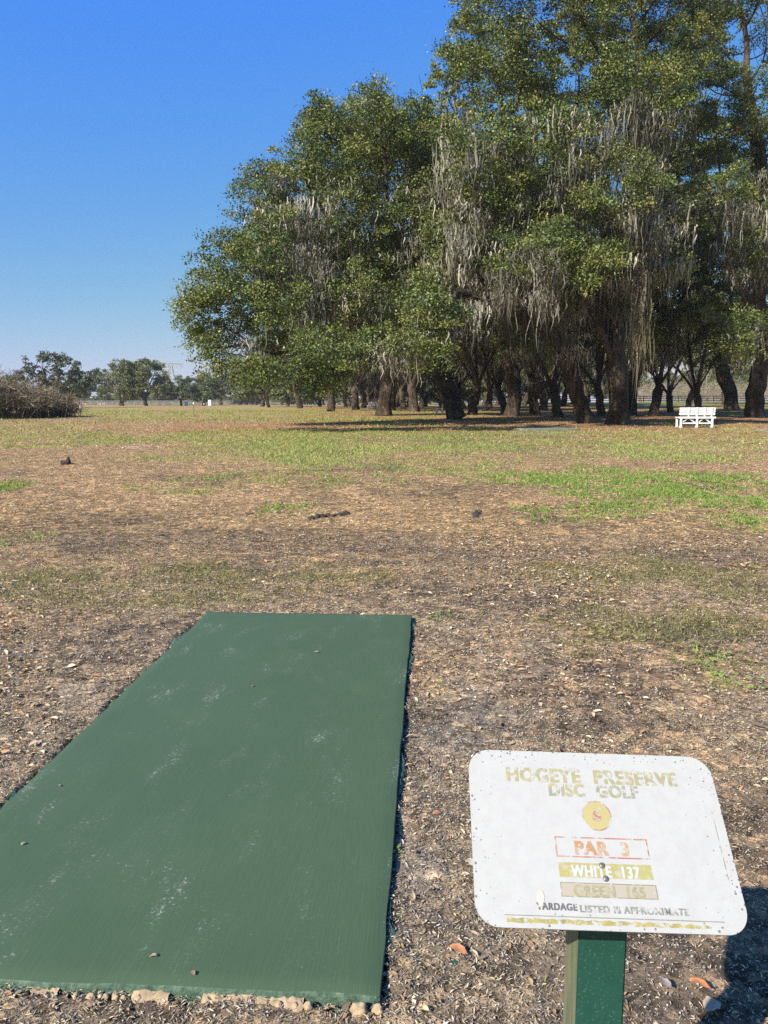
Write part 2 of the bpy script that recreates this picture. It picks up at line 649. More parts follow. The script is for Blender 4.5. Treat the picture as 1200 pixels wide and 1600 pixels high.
# A: the wide oak leaning over the open field
bA = on_ground(712, 655)
tA = [bA, at(703, 625, bA[1]), at(690, 590, bA[1] - .4), at(678, 552, bA[1] - 1.0)]
lobA = lobes_px([
    (595, 228, 40, 80, 68, 3.0), (530, 248, 39, 78, 78, 3.0), (470, 320, 38, 95, 92, 3.2), (425, 395, 37, 95, 85, 3.2),
    (338, 438, 36, 42, 62, 2.2), (350, 522, 36, 54, 58, 2.6), (430, 505, 36, 100, 66, 3.0), (560, 340, 40, 120, 100, 3.5),
    (570, 450, 37, 110, 70, 3.0), (650, 400, 40, 90, 90, 3.5), (650, 240, 42, 70, 75, 3.0), (500, 190, 40, 36, 34, 2.0),
    (575, 182, 41, 45, 38, 2.2), (640, 200, 42, 40, 42, 2.0), (412, 318, 38, 36, 44, 2.0), (610, 520, 37, 80, 45, 2.5),
    (356, 545, 31, 52, 46, 2.0), (405, 566, 30.5, 60, 34, 1.9), (485, 568, 30.5, 60, 34, 1.9), (560, 557, 31, 60, 30, 1.9), (635, 542, 31, 55, 30, 1.9), (700, 512, 31.5, 45, 30, 1.8),
    (392, 362, 37, 40, 46, 2.2), (350, 470, 35, 60, 50, 2.2), (470, 430, 35.5, 90, 60, 2.4), (300, 500, 35, 28, 40, 1.6), (358, 575, 31, 42, 28, 1.6), (415, 592, 31, 55, 20, 1.6), (500, 598, 31.5, 50, 18, 1.6)])
make_tree('oak_tree', bA, tA, [(4, at(760, 480, 43)), (6, at(560, 470, 39)), at(430, 470, 37), at(600, 330, 41), at(500, 330, 40), at(650, 420, 39), at(640, 300, 44), at(420, 560, 34.5), at(600, 550, 34), at(480, 565, 33)],
          lobA, 0.52, 2700, 11, 'wide live oak whose leaning trunk and crown reach farthest over the open field', GROVE,
          step=0.6, kill=0.64, extra=2.3, moss_xmin=-6.5, moss_n=600, moss_len=(0.4, 2.1), moss_top=12.5, strands=20, floor_z=1.3)

# C: the thick many-limbed trunk with the long pale moss beard
bC = on_ground(967, 663)
tC = [bC, at(966, 640, bC[1]), at(966, 600, bC[1]), at(962, 560, bC[1] - .1)]
lobC = lobes_px([
    (790, 60, 40, 75, 75, 3.0), (750, 130, 39, 55, 80, 2.8), (760, 260, 34.5, 85, 70, 3.0), (880, 110, 40, 90, 90, 3.2), (900, 0, 41, 110, 90, 3.5),
    (990, -50, 42, 110, 90, 3.5), (990, 170, 40, 85, 80, 3.2), (1040, 60, 43, 70, 90, 3.0), (960, 300, 34, 85, 48, 2.6), (800, -30, 41, 80, 70, 3.0),
    (850, 405, 33.5, 75, 38, 2.6), (735, 45, 41, 32, 45, 1.8), (1000, 400, 36.5, 60, 40, 2.2), (850, 230, 35, 70, 60, 2.8), (940, 405, 34, 42, 30, 1.8), (1012, 350, 34.5, 46, 36, 2.0), (890, 320, 34, 44, 34, 1.8), (985, 470, 38.5, 22, 16, 1.0), (830, 445, 32.5, 60, 26, 1.9), (905, 430, 33, 46, 26, 1.7)])
beard = [((at(1004, 415, 34.3) + rng.normal(size=3) * np.array([.13, .13, .45])), 2.6 + rng.random() * 2.2) for _ in range(12)]
beard += [((at(1010, 490, 34.3) + rng.normal(size=3) * np.array([.12, .12, .3])), 2.4 + rng.random() * 1.0) for _ in range(4)]
make_tree('oak_tree', bC, tC, [(4, at(918, 455, 41.0)), (5, at(1006, 440, 41.6)), (3, at(900, 330, 41.5)), (8, at(880, 230, 41)), (7, at(850, 360, 36.5)), (8, at(960, 340, 37)), (7, at(985, 330, 40)), (8, at(1010, 300, 42)), (8, at(940, 330, 39)), (8, at(800, 250, 40)), (8, at(1000, 120, 42))],
          lobC, 0.48, 3000, 23, 'thickest live oak, its furrowed trunk forking low beneath a long pale moss beard', GROVE,
          step=0.62, kill=0.66, extra=2.1, moss_n=640, moss_len=(0.4, 2.3), moss_top=15.5, strands=20, puff_cut=.43, moss_spots=beard)

# D: the smaller leaning neighbour with a leafy spray low down
bD = on_ground(914, 661)
tD = [bD, at(909, 635, bD[1]), at(899, 600, bD[1]), at(886, 568, bD[1] - .3)]
lobD = lobes_px([(800, 370, 36, 75, 58, 2.6), (730, 350, 35.5, 60, 70, 2.5), (775, 475, 31.5, 70, 32, 2.2), (885, 540, 39, 48, 30, 1.6), (690, 470, 31.5, 70, 42, 2.4),
                 (860, 470, 38, 50, 36, 2.0), (700, 300, 40, 50, 60, 2.4)])
make_tree('oak_tree', bD, tD, [at(790, 455, 34.5), at(710, 455, 34), at(870, 500, 38.5), at(885, 545, 39)],
          lobD, 0.40, 950, 37, 'slimmer live oak leaning beside the thickest trunk, a leafy spray hanging low before it', GROVE,
          step=0.55, kill=0.6, extra=2.1, moss_n=400, moss_len=(0.4, 2.0), strands=20)

# E: the oak past the bench with the bright low spray
bE = on_ground(1180, 652)
tE = [bE, at(1181, 620, bE[1]), at(1186, 585, bE[1]), at(1195, 550, bE[1])]
lobE = lobes_px([(1150, 60, 47, 75, 75, 3.0), (1110, 190, 46, 60, 70, 2.8), (1190, 200, 46, 70, 80, 3.0), (1110, 310, 41, 55, 55, 2.4), (1230, 330, 46, 80, 80, 3.2),
                 (1165, 525, 38, 55, 42, 1.9), (1260, 120, 48, 80, 100, 3.5), (1180, -40, 48, 90, 80, 3.5), (1300, 420, 46, 90, 70, 3.2), (1180, 400, 44, 50, 40, 2.2)])
make_tree('oak_tree', bE, tE, [at(1160, 470, 43), at(1165, 520, 41.5), at(1130, 300, 46), at(1180, 200, 47), at(1240, 330, 47), at(1270, 450, 47)],
          lobE, 0.56, 1850, 41, 'dark thick live oak past the bench, a bright leafy spray hanging before it', GROVE,
          step=0.65, kill=0.68, extra=2.1, moss_n=480, moss_len=(0.4, 2.4), strands=22, moss_top=15)

# F: tall oak behind the gap between the first crowns
bF = gpt(800, 56)
tF = [bF, bF + np.array([0.2, 0, 1.6]), bF + np.array([-.2, -.2, 3.2]), bF + np.array([-.6, -.3, 4.6])]
lobF = lobes_px([(700, 150, 50, 50, 60, 3.0), (690, 250, 50, 70, 80, 3.5), (800, 200, 51, 80, 80, 3.5), (880, 280, 51, 80, 80, 3.5), (760, 380, 50, 90, 70, 3.5),
                 (660, 420, 50, 60, 60, 3.0), (950, 420, 50, 80, 60, 3.0), (720, 100, 52, 30, 40, 2.0)])
make_tree('oak_tree', bF, tF, [at(700, 300, 52), at(800, 300, 52), at(880, 350, 52), at(760, 420, 51)],
          lobF, 0.5, 1100, 53, 'tall live oak set back between the two biggest crowns', GROVE,
          step=0.8, kill=0.85, L=0.18, W=0.10, extra=2.0, moss_n=380, moss_len=(0.5, 2.4), moss_top=16)

# G: oak seen behind the bench
bG = on_ground(1143, 642)
tG = [bG, bG + np.array([-.2, 0, 1.6]), bG + np.array([-.9, 0, 3.4]), bG + np.array([-1.6, 0, 5.0])]
lobG = lobes_px([(1060, 360, 58, 60, 60, 3.5), (1120, 250, 60, 70, 90, 4), (1040, 230, 60, 60, 80, 3.5), (1100, 440, 57, 60, 45, 3), (1180, 330, 60, 70, 80, 4), (1090, 120, 60, 60, 60, 3)])
make_tree('oak_tree', bG, tG, [at(1060, 420, 59), at(1100, 330, 60), at(1170, 380, 61)],
          lobG, 0.62, 900, 67, 'broad trunked live oak standing behind the bench nearest the dark thick oak', GROVE,
          step=0.9, kill=0.95, L=0.19, W=0.11, extra=2.0, moss_n=380, moss_len=(0.5, 2.4), moss_top=16)


# H, I: tall oaks farther in that back the front crowns
bH = gpt(600, 58)
tH = [bH, bH + np.array([0.1, 0, 1.5]), bH + np.array([.3, 0, 3.0]), bH + np.array([.2, 0, 4.4])]
lobH = lobes_px([(560, 260, 55, 60, 60, 3.5), (480, 330, 54, 70, 70, 3.5), (600, 340, 55, 80, 70, 3.5), (430, 430, 53, 70, 60, 3.0), (540, 440, 54, 90, 60, 3.5), (650, 460, 55, 70, 60, 3.5), (640, 250, 56, 50, 50, 3), (520, 220, 55, 40, 40, 2.4)])
make_tree('oak_tree', bH, tH, [at(500, 330, 56), at(590, 300, 57), at(450, 430, 55), at(640, 400, 57)], lobH, 0.5, 900, 73,
          'tall live oak hidden behind the wide leaning oak, filling the gaps of its crown', GROVE, step=.8, kill=.85, L=.19, W=.11, extra=2.2, moss_n=260, moss_len=(.5, 2.2), moss_top=15)
bI = gpt(985, 60)
tI = [bI, bI + np.array([-.1, 0, 1.5]), bI + np.array([.2, 0, 3.0]), bI + np.array([.5, 0, 4.6])]
lobI = lobes_px([(900, 120, 57, 80, 80, 3.5), (1000, 130, 57, 80, 80, 3.5), (1080, 60, 58, 60, 70, 3), (850, 260, 56, 70, 70, 3.5), (960, 290, 56, 90, 70, 3.5), (1060, 260, 57, 70, 70, 3.5), (900, 20, 58, 80, 60, 3), (820, 120, 57, 40, 60, 2.4),
                 (1000, 420, 55, 80, 60, 3.5), (1080, 400, 56, 50, 60, 3), (880, 430, 55, 70, 50, 3)])
make_tree('oak_tree', bI, tI, [at(900, 250, 58), at(1000, 230, 58), at(1060, 300, 58), at(960, 400, 57)], lobI, 0.5, 1100, 79,
          'tall live oak rising behind the thickest trunk, seen only through its crown', GROVE, step=.8, kill=.85, L=.19, W=.11, extra=2.2, moss_n=320, moss_len=(.5, 2.4), moss_top=17)


# ------------------------------------------------------------------ grove interior: three kinds of oak, copied
def proto(name, seed, R, h, spread, n_attr, lean, L, W, extra, moss_n, pal=GREENS, low=2.6, cl=(0.5, 0.95), per=70, cat='oak tree', moss_len=(0.5, 2.0), zlo=.42):
    r = np.random.default_rng(seed)
    b = np.array([0, 0, 0.0])
    fork = h * 0.17
    t = [b, np.array([lean * .2, 0, fork * .4]), np.array([lean * .6, .1, fork * .75]), np.array([lean, .1, fork])]
    lob = []
    for k in range(9):
        a = 2 * math.pi * k / 9 + r.normal() * .2
        rr = spread * (0.35 + 0.45 * r.random())
        zz = h * (zlo + (.80 - zlo) * r.random())
        s = spread * (0.30 + 0.14 * r.random())
        lob.append((np.array([math.cos(a) * rr + lean, math.sin(a) * rr, zz]), (s, s, s * .75)))
    lob.append((np.array([lean, 0, h * .82]), (spread * .4, spread * .4, h * .17)))
    lim = [l[0] for l in lob[::2]]
    g = globals()['ground_z']
    globals()['ground_z'] = lambda x, y: np.zeros_like(np.asarray(x, float))
    o = make_tree(name, b, t, lim, lob, R, n_attr, seed, 'tree', None, step=h / 17, kill=h / 16, L=L, W=W, extra=extra, moss_n=moss_n, palette=pal,
                  floor_z=low, cl=cl, per=per, cat=cat, moss_len=moss_len)
    globals()['ground_z'] = g
    return o


INNER = 'oaks standing deep in the grove'
protos = [proto('oak_tree', 201, 0.36, 13.5, 7.0, 520, 0.6, .20, .12, 2.3, 170, low=3.3),
          proto('oak_tree', 202, 0.40, 14.5, 7.5, 520, -0.9, .20, .12, 2.3, 180, low=3.0),
          proto('oak_tree', 203, 0.30, 12.5, 6.0, 440, 0.3, .20, .12, 2.3, 150, low=3.4)]
used_p = set()


def place_tree(k, p, s=1.0, rz=0.0, label=None, group=INNER, sz=None):
    src = protos[k]
    if k in used_p:
        o = copy_tree(src)
    else:
        o = src; used_p.add(k)
    o.location = (p[0], p[1], float(ground_z(p[0], p[1])) - 0.03)
    q_ = math.sin(p[0] * 12.9 + p[1] * 7.3)
    tl = .09 if group == INNER else 0.0
    o.rotation_euler = (tl * q_, tl * math.cos(p[0] * 5.1 + p[1]), rz)
    o.scale = (s * (1 + .10 * q_), s * (1 + .10 * q_), (sz or s) * (1 - .05 * q_))
    tag(o, label, 'oak tree', group)
    return o


deep = 'mossy live oak deep in the grove shade, among dark trunks behind the front row'
row = [(872, 53, 2, .95), (836, 60, 1, 1.0), (790, 66, 0, .9), (765, 84, 2, 1.1), (738, 62, 0, 1.0), (940, 58, 2, 1.0), (1022, 57, 1, .9), (1048, 72, 2, .9),
       (648, 74, 1, 1.05), (612, 86, 0, 1.1), (588, 98, 2, 1.15), (556, 88, 1, 1.0), (690, 92, 0, 1.1), (722, 104, 1, 1.1), (850, 84, 0, 1.0),
       (905, 88, 1, 1.0), (970, 92, 0, 1.05), (630, 112, 1, 1.1), (570, 118, 0, 1.1), (800, 112, 2, 1.2), (1075, 96, 0, 1.0), (1240, 64, 1, 1.0), (1310, 60, 2, 1.1),
       (540, 132, 2, 1.1), (880, 116, 1, 1.1)]
row += [(1132, 118, 0, 1.0), (1190, 124, 1, 1.0), (1245, 112, 2, 1.0), (1085, 128, 1, 1.0)]
row += [(520 + 23 * k + (k * 37 % 13), 100 + (k * 53 % 60), k % 3, .95 + .02 * (k % 5)) for k in range(19)]
for px, Y, k, s in row:
    place_tree(k, gpt(px, Y), s, rng.random() * 6.28, deep)
place_tree(2, gpt(1095, 55), 0.85, 2.0, 'slender pale oak with a sunlit trunk rising right behind the white bench', INNER)
place_tree(0, gpt(517, 78), 1.0, 1.1, 'low branched mossy oak, crown near the ground, at the field end of the grove', INNER)
place_tree(1, gpt(468, 112), .95, .4, 'grey mossy oak on the sunny grass just past the end of the grove', INNER)
place_tree(2, gpt(420, 128), .95, 2.4, 'pale mossy oak farther out past the end of the grove, beneath the overhanging crown', INNER)

# ------------------------------------------------------------------ far trees across the field
FARG = np.array([[0.128, 0.154, 0.055], [0.158, 0.184, 0.063], [0.101, 0.13, 0.055], [0.194, 0.206, 0.085]])
FAR = 'trees across the far end of the field'
fp = [proto('field_tree', 301, 0.45, 11.0, 6.5, 420, 0.2, .36, .22, 2.4, 70, FARG, low=1.3, cl=(.6, 1.05), per=44, cat='tree', zlo=.28),
      proto('field_tree', 302, 0.42, 10.0, 6.0, 420, -.3, .36, .22, 2.4, 70, FARG, low=.7, cl=(.6, 1.05), per=44, cat='tree', zlo=.20)]
protos += fp
far_line = 'rounded field tree in the hazy line of trees across the far end of the field'
place_tree(3, gpt(190, 178), 1.0, 0, 'round crowned field tree, the paler of the pair out past the thicket', FAR)
place_tree(4, gpt(228, 176), 1.0, 1, 'round crowned field tree with a dark bare trunk, its shade stretched over the grass', FAR)
place_tree(3, gpt(283, 190), .66, 2, 'spreading field tree below the power pylon', FAR)
place_tree(4, gpt(318, 196), .78, 3, 'spreading field tree between the pylon tree and the overhanging grove crown', FAR)
for i, (px, Y, s) in enumerate([(960, 165, .8), (870, 150, .7), (920, 158, .7), (410, 150, .8), (450, 165, .8), (500, 158, .85), (545, 150, .8), (585, 160, .8), (625, 152, .8), (665, 160, .85), (705, 155, .8), (745, 160, .8), (785, 155, .75), (825, 162, .75), (248, 260, .75), (150, 300, 1.1), (345, 230, 1.05), (375, 250, 1.15), (400, 215, .9), (20, 260, 1.0), (-40, 220, 1.0), (205, 330, 1.1),
                                (300, 300, .8), (440, 230, 1.0), (475, 260, 1.1), (505, 220, 1.0), (545, 240, 1.1), (590, 230, 1.1), (640, 220, 1.1), (690, 230, 1.1),
                                (745, 225, 1.1), (120, 340, 1.0), (80, 320, 1.0)]):
    place_tree(3 + i % 2, gpt(px, Y), s, i * 1.3, far_line, FAR)
for i, (px, Y, s) in enumerate([(165, 265, .5), (215, 270, .55), (262, 280, .5), (300, 262, .5), (335, 275, .55), (372, 268, .5), (410, 262, .55), (448, 270, .5), (486, 265, .55), (130, 275, .5), (530, 262, .5),
                                (575, 262, .5), (620, 258, .55), (665, 262, .5), (710, 260, .55), (755, 262, .5)]):
    place_tree(4, gpt(px, Y), s, i * 1.9, 'small low leafy tree filling the gaps of the far hazy tree line', FAR)
fence_back = 'olive and straw coloured tree in the low line beyond the dark rail fence'
for i, (px, Y, s) in enumerate([(800, 215, .8), (850, 225, .9), (905, 210, .8), (955, 230, .85), (1000, 222, .85), (1045, 215, .8), (1075, 225, .95), (1105, 235, 1.1), (1128, 222, 1.05), (1150, 230, 1.1), (1178, 228, 1.1), (1205, 222, 1.1), (1235, 220, 1.1)]):
    place_tree(3 + i % 2, gpt(px, Y), s, i * 2.1, fence_back, 'trees beyond the rail fence')

HB = 'low bushes along the far fence'
r_ = np.random.default_rng(88)
cen_ = r_.normal(size=(60, 3)) * np.array([3.2, 1.4, .55]) + np.array([0, 0, 1.1]); cen_[:, 2] = np.abs(cen_[:, 2])
hb = obj('bush', leaves_mesh('bush', cen_, .7 + .5 * r_.random(60), .34, .22, 89, 60, palette=FARG * .8))
for i, px in enumerate([120, 148, 178, 205, 236, 262, 290, 318, 344, 372, 400, 428, 456, 486, 520, 556, 592, 630, 668, 704, 742, 780, 818]):
    o = hb if i == 0 else hb.copy()
    if i: col.objects.link(o)
    o.location = tuple(gpt(px, 258 + (i * 7) % 16)); o.rotation_euler = (0, 0, (i * 2.4) % 6.28); o.scale = (1, 1, .8 + .1 * (i % 5))
    tag(o, 'low dark green bush along the pale far fence line', 'bush', HB)

# airy tree behind the thicket
AIRY = np.array([[0.085, 0.105, 0.068], [0.105, 0.127, 0.075], [0.068, 0.088, 0.061], [0.144, 0.161, 0.111]])
bT = gpt(92, 118)
tT = [bT, bT + np.array([0, 0, 1.2]), bT + np.array([.2, 0, 2.2]), bT + np.array([.3, 0, 3.0])]
lobT = lobes_px([(80, 572, 118, 22, 20, 2.5), (105, 578, 118, 22, 20, 2.5), (45, 585, 117, 22, 16, 2.0), (128, 592, 118, 24, 18, 2.2), (150, 584, 118, 10, 8, 1.0),
                 (90, 605, 117, 40, 18, 3), (118, 612, 117, 24, 16, 2.4), (70, 558, 119, 10, 9, 1.2), (95, 560, 119, 10, 9, 1.2), (40, 566, 117, 5, 6, .6)])
make_tree('field_tree', bT, tT, [at(60, 590, 118), at(90, 580, 118.5), at(120, 590, 118), at(100, 610, 117)], lobT, .5, 420, 71,
          'airy tall tree with gaps of sky through its clumps, rising behind the brown thicket', FAR, step=.5, kill=.55, L=.26, W=.17, per=30,
          cl=(.35, .62), extra=2.2, moss_n=0, palette=AIRY, tip=.03, floor_z=1.0, cat='tree')


# ------------------------------------------------------------------ brown thicket of shrubs
def shrub(name, p, w, h, seed, label, group, cat='shrub', n=900, cols=None, leaf=0.25):
    r = np.random.default_rng(seed)
    root = empty(name, p); tag(root, label, cat, group)
    pal = np.array([[.29, .215, .165], [.22, .165, .125], [.35, .275, .215], [.24, .19, .135], [.30, .225, .175]]) if cols is None else np.array(cols)
    # arching stems
    seg = 6
    b = np.stack([r.normal(size=n) * w * .32, r.normal(size=n) * w * .28, np.zeros(n)], 1)
    az = r.random(n) * 6.283; out = (.15 + .85 * r.random(n)) * w * .55; hh = h * (.35 + .65 * r.random(n))
    wid = .007 + .012 * r.random(n)
    rows = []
    sa = r.random(n) * 3.14
    for k in range(seg):
        t = k / (seg - 1)
        c = b.copy()
        c[:, 0] += np.cos(az) * out * t ** 1.6 + np.sin(t * 7 + az * 5) * .05
        c[:, 1] += np.sin(az) * out * t ** 1.6 + np.cos(t * 6 + az * 3) * .05
        c[:, 2] += hh * (t - .35 * t ** 3 * (out / w))
        off = np.stack([np.cos(sa), np.sin(sa), 0 * sa], 1) * (wid * (1 - .75 * t))[:, None]
        rows.append(np.stack([c - off, c + off], 1))
    A = np.stack(rows, 1); V = A.reshape(-1, 3)
    bb = np.arange(n) * seg * 2
    Fq = np.stack([np.stack([bb + 2 * k, bb + 2 * k + 1, bb + 2 * k + 3, bb + 2 * k + 2], 1) for k in range(seg - 1)], 1).reshape(-1, 4)
    T = np.repeat(pal[r.integers(0, len(pal), n)] * (.7 + .6 * r.random((n, 1))), seg - 1, 0)
    # side twigs
    m = n * 9
    src = r.integers(0, n, m); kk = r.integers(2, seg, m)
    p0 = A[src, kk].mean(1)
    d = r.normal(size=(m, 3)); d[:, 2] = np.abs(d[:, 2]) * .8; d /= np.linalg.norm(d, axis=1)[:, None]
    ln = .25 + .5 * r.random((m, 1))
    s = np.cross(d, r.normal(size=(m, 3))); s /= np.linalg.norm(s, axis=1)[:, None]; s *= .010 + .012 * r.random((m, 1))
    V2 = np.stack([p0 - s, p0 + s, p0 + d * ln + s * .3, p0 + d * ln - s * .3], 1).reshape(-1, 3)
    F2 = np.arange(m * 4).reshape(-1, 4) + len(V)
    T2 = pal[r.integers(0, len(pal), m)] * (.7 + .7 * r.random((m, 1)))
    obj('stems', np_mesh('stems', np.concatenate([V, V2]), np.concatenate([Fq, F2]), M_TWIG, tint=np.concatenate([T, T2])), root)
    nl = int(n * leaf)
    if nl:
        q = p0[r.integers(0, m, nl)]
        obj('foliage', leaves_mesh('foliage', q, .25 + .25 * r.random(nl), .11, .06, seed, 30, palette=np.array([[.085, .095, .035], [.11, .10, .045], [.07, .085, .04]])), root)
    return root


TH = 'shrubs of the brown thicket'
BR = [[.36, .245, .19], [.41, .285, .23], [.29, .20, .16], [.33, .24, .19]]
GN = [[.27, .215, .145], [.21, .175, .115], [.32, .26, .185], [.18, .15, .105]]
for i, (px, Y, w, h, nn, c, lf, lb) in enumerate([
        (-8, 51, 3.6, 2.2, 900, GN, .35, 'dull green and grey shrub filling the field edge end of the thicket'),
        (26, 53, 3.2, 1.75, 900, None, .25, 'tangled dull brown shrub in the middle of the thicket with bleached fallen stems'),
        (56, 54, 2.6, 1.6, 800, GN, .6, 'yellowish green topped shrub in the thicket, dark beneath'),
        (84, 55, 2.0, 1.2, 800, BR, 0, 'reddish brown rounded leafless shrub ending the thicket toward the open field'),
        (-45, 50, 4.6, 3.2, 1000, GN, .35, 'tall grey green shrub at the very edge of the thicket'),
        (4, 58, 3.6, 2.5, 800, GN, .4, 'taller dull green shrub rising behind the thicket')]):
    shrub('shrub', gpt(px, Y), w, h, 400 + i, lb, TH, n=nn, cols=c, leaf=lf)
# ragged brush beyond the rail fence
for i, px in enumerate([1010, 1050, 1090, 1130, 1170, 1215]):
    p = gpt(px, 196 + (i % 3) * 5)
    shrub('shrub', p, 12, 5.6 + (i % 2), 450 + i, 'straw coloured brush beyond the dark rail fence', 'brush beyond the rail fence', n=620,
          cols=[[.36, .29, .21], [.30, .25, .18], [.42, .34, .26]], leaf=.25)
# ------------------------------------------------------------------ ground cover fields
def px_ell(px, py, rx, ry):
    c = on_ground(px, py); e = on_ground(px + rx, py); a = on_ground(px, py - ry); b = on_ground(px, py + ry)
    return c[0], (a[1] + b[1]) / 2, abs(e[0] - c[0]), abs(a[1] - b[1]) / 2


def soft(x, y, E, s):
    cx, cy, rx, ry = E
    d = ((x - cx) / (rx * 1.15)) ** 2 + ((y - cy) / (ry * 1.15)) ** 2
    return np.clip((1.05 - d) * .8 + (fbm(x * 1.6 / max(rx, .4) * 1.2, y * 1.6 / max(ry, .4) * 1.2, s, 5) - .5) * 2.6, 0, 1) * (d < 2.2)


GREEN_L = [(1030, 762, 200, 30, .80), (1140, 785, 130, 32, .80), (905, 803, 85, 12, .75), (845, 752, 80, 9, .7), (1130, 1045, 70, 28, .6), (1195, 1045, 30, 25, .6),
           (30, 845, 50, 14, .6), (10, 760, 40, 8, .6), (180, 873, 40, 12, .35), (450, 795, 40, 12, .35), (700, 968, 55, 12, .35), (330, 690, 160, 6, .55), (690, 740, 170, 16, .25),
           (690, 1085, 30, 16, .25), (470, 745, 120, 14, .22), (330, 760, 110, 13, .25), (480, 655, 160, 4, .55), (1000, 690, 120, 5, .4)]
GREEN_E = [px_ell(*e[:4]) for e in GREEN_L]
BAND_E = [px_ell(*e) for e in [(300, 655, 330, 6), (330, 688, 240, 8), (740, 700, 380, 16), (1050, 705, 170, 14), (120, 692, 150, 8), (430, 715, 200, 14), (560, 700, 200, 14)]]
OLIVE_E = [px_ell(*e) for e in [(300, 895, 90, 22), (230, 925, 190, 26), (490, 900, 110, 18), (1020, 985, 170, 40), (980, 900, 180, 22), (60, 905, 90, 24), (1120, 900, 100, 40), (760, 690, 200, 20)]]
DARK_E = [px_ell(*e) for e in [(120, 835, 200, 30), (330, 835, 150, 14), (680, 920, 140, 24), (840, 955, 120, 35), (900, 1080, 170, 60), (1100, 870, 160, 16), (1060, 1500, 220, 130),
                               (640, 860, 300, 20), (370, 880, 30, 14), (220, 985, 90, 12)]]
SAND_E = [px_ell(*e) for e in [(700, 1145, 60, 34), (840, 1010, 40, 20), (130, 1080, 40, 14), (150, 693, 18, 3), (215, 697, 22, 3), (945, 785, 22, 3), (640, 1390, 60, 60), (800, 1050, 60, 30),
                               (860, 675, 60, 5), (750, 1100, 70, 40)]]
LITTER_FAR = [px_ell(*e) for e in [(700, 668, 430, 7), (330, 671, 140, 4), (1050, 680, 170, 7), (560, 640, 120, 3)]]


def cover(x, y):
    """fields 0..1: green turf, yellowish turf, olive moss, dark soil, pale sand, red-brown leaf carpet"""
    g = np.zeros_like(x)
    for i, e in enumerate(GREEN_E): g = np.maximum(g, soft(x, y, e, 31 + i) * GREEN_L[i][4])
    g = g * (.18 + .82 * sstep(.38, .62, fbm(x * 2.3, y * 2.3, 77, 4)))
    band = np.zeros_like(x)
    for i, e in enumerate(BAND_E): band = np.maximum(band, soft(x, y, e, 61 + i))
    far = sstep(14, 30, y)
    streak = sstep(.50, .66, fbm(x * .12, y * .10, 5, 4)) * far
    band = np.maximum(band, streak * .8)
    band = np.maximum(band, sstep(45, 70, y) * .75 * sstep(.40, .52, fbm(x * .05, y * .035, 8, 3)))
    band = band * (.30 + .70 * sstep(.40, .60, fbm(x * .55 + 4, y * .32, 19, 5)))
    band = band * (1 - .4 * sstep(-3, -12, x + .10 * (30 - y)) * (1 - sstep(40, 60, y)))
    ol = np.zeros_like(x)
    for i, e in enumerate(OLIVE_E): ol = np.maximum(ol, soft(x, y, e, 91 + i))
    dk = np.zeros_like(x)
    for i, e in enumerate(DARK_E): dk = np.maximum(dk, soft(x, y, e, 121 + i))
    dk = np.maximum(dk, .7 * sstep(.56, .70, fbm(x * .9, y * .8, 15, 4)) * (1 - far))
    sd = np.zeros_like(x)
    for i, e in enumerate(SAND_E): sd = np.maximum(sd, soft(x, y, e, 151 + i))
    rb = np.zeros_like(x)
    for i, e in enumerate(LITTER_FAR): rb = np.maximum(rb, soft(x, y, e, 181 + i))
    under = sstep(37, 41, y) * (1 - sstep(95, 120, y)) * sstep(-6, -2, x - (y - 40) * -.08) * (1 - sstep(30, 40, x - .3 * (y - 40)))
    rb = np.maximum(rb, under)
    return g, band, ol, dk, sd, rb


def mixc(a, c, f):
    return a * (1 - f[..., None]) + np.array(c) * f[..., None]


def ground_colour(x, y):
    g, band, ol, dk, sd, rb = cover(x, y)
    n1 = fbm(x * .7, y * .7, 3, 4); n2 = fbm(x * 3.1, y * 3.1, 4, 3)
    c = np.zeros(x.shape + (3,)) + np.array([.28, .195, .105])
    near = 1 - sstep(4.5, 8.5, y)
    c = mixc(c, (.20, .162, .118), near * .8)
    c = mixc(c, (.33, .225, .125), sstep(.45, .65, n1) * .6)
    c = mixc(c, (.262, .262, .085), band * .85)
    c = mixc(c, (.15, .142, .06), ol * .75)
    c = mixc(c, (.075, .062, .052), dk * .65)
    c = mixc(c, (.30, .265, .215), sd * .5)
    c = mixc(c, (.27, .155, .085), rb * .85)
    c = mixc(c, (.21, .235, .07), g * .8)
    gf = sstep(60, 160, y) * sstep(10, 40, x)
    c = mixc(c, (.12, .17, .045), gf * .9)
    return c * (.80 + .4 * n2)[..., None]


# ------------------------------------------------------------------ ground, one sheet to the horizon
rad = np.concatenate([[0.35], 0.6 * np.exp(np.arange(0, math.log(1000 / .6) / .0125) * .0125), [1060.]])
az = np.concatenate([np.linspace(-35, 35, 330), np.linspace(36, 90, 30), np.linspace(95, 265, 24), np.linspace(270, 324, 30)])
azr = np.radians(az)
RR, AA = np.meshgrid(rad, azr, indexing='ij')
GX, GY = RR * np.sin(AA), RR * np.cos(AA)
GZ = ground_z(GX, GY)
cv = cover(GX, GY)
lowf = np.exp(-RR / 60)
GZ = GZ + ((fbm(GX * .8, GY * .8, 41, 3) - .5) * .035 + (fbm(GX * 5, GY * 5, 42, 3) - .5) * .028 * (RR < 40) + (vnoise(GX * 22, GY * 22, 43) - .5) * .012 * (RR < 9)) * (RR > .5) * lowf - .012
# the pad lies in a hollow of its own size so litter never pokes through it
PAD = [(-.012, 1.821), (.201, 5.468), (-1.300, 5.520), (-1.523, 1.90)]
pv = np.array(PAD[1]) - np.array(PAD[0]); pad_len = float(np.linalg.norm(pv)); pv = pv / pad_len
pu = np.array([-pv[1], pv[0]]); pad_w = 1.51


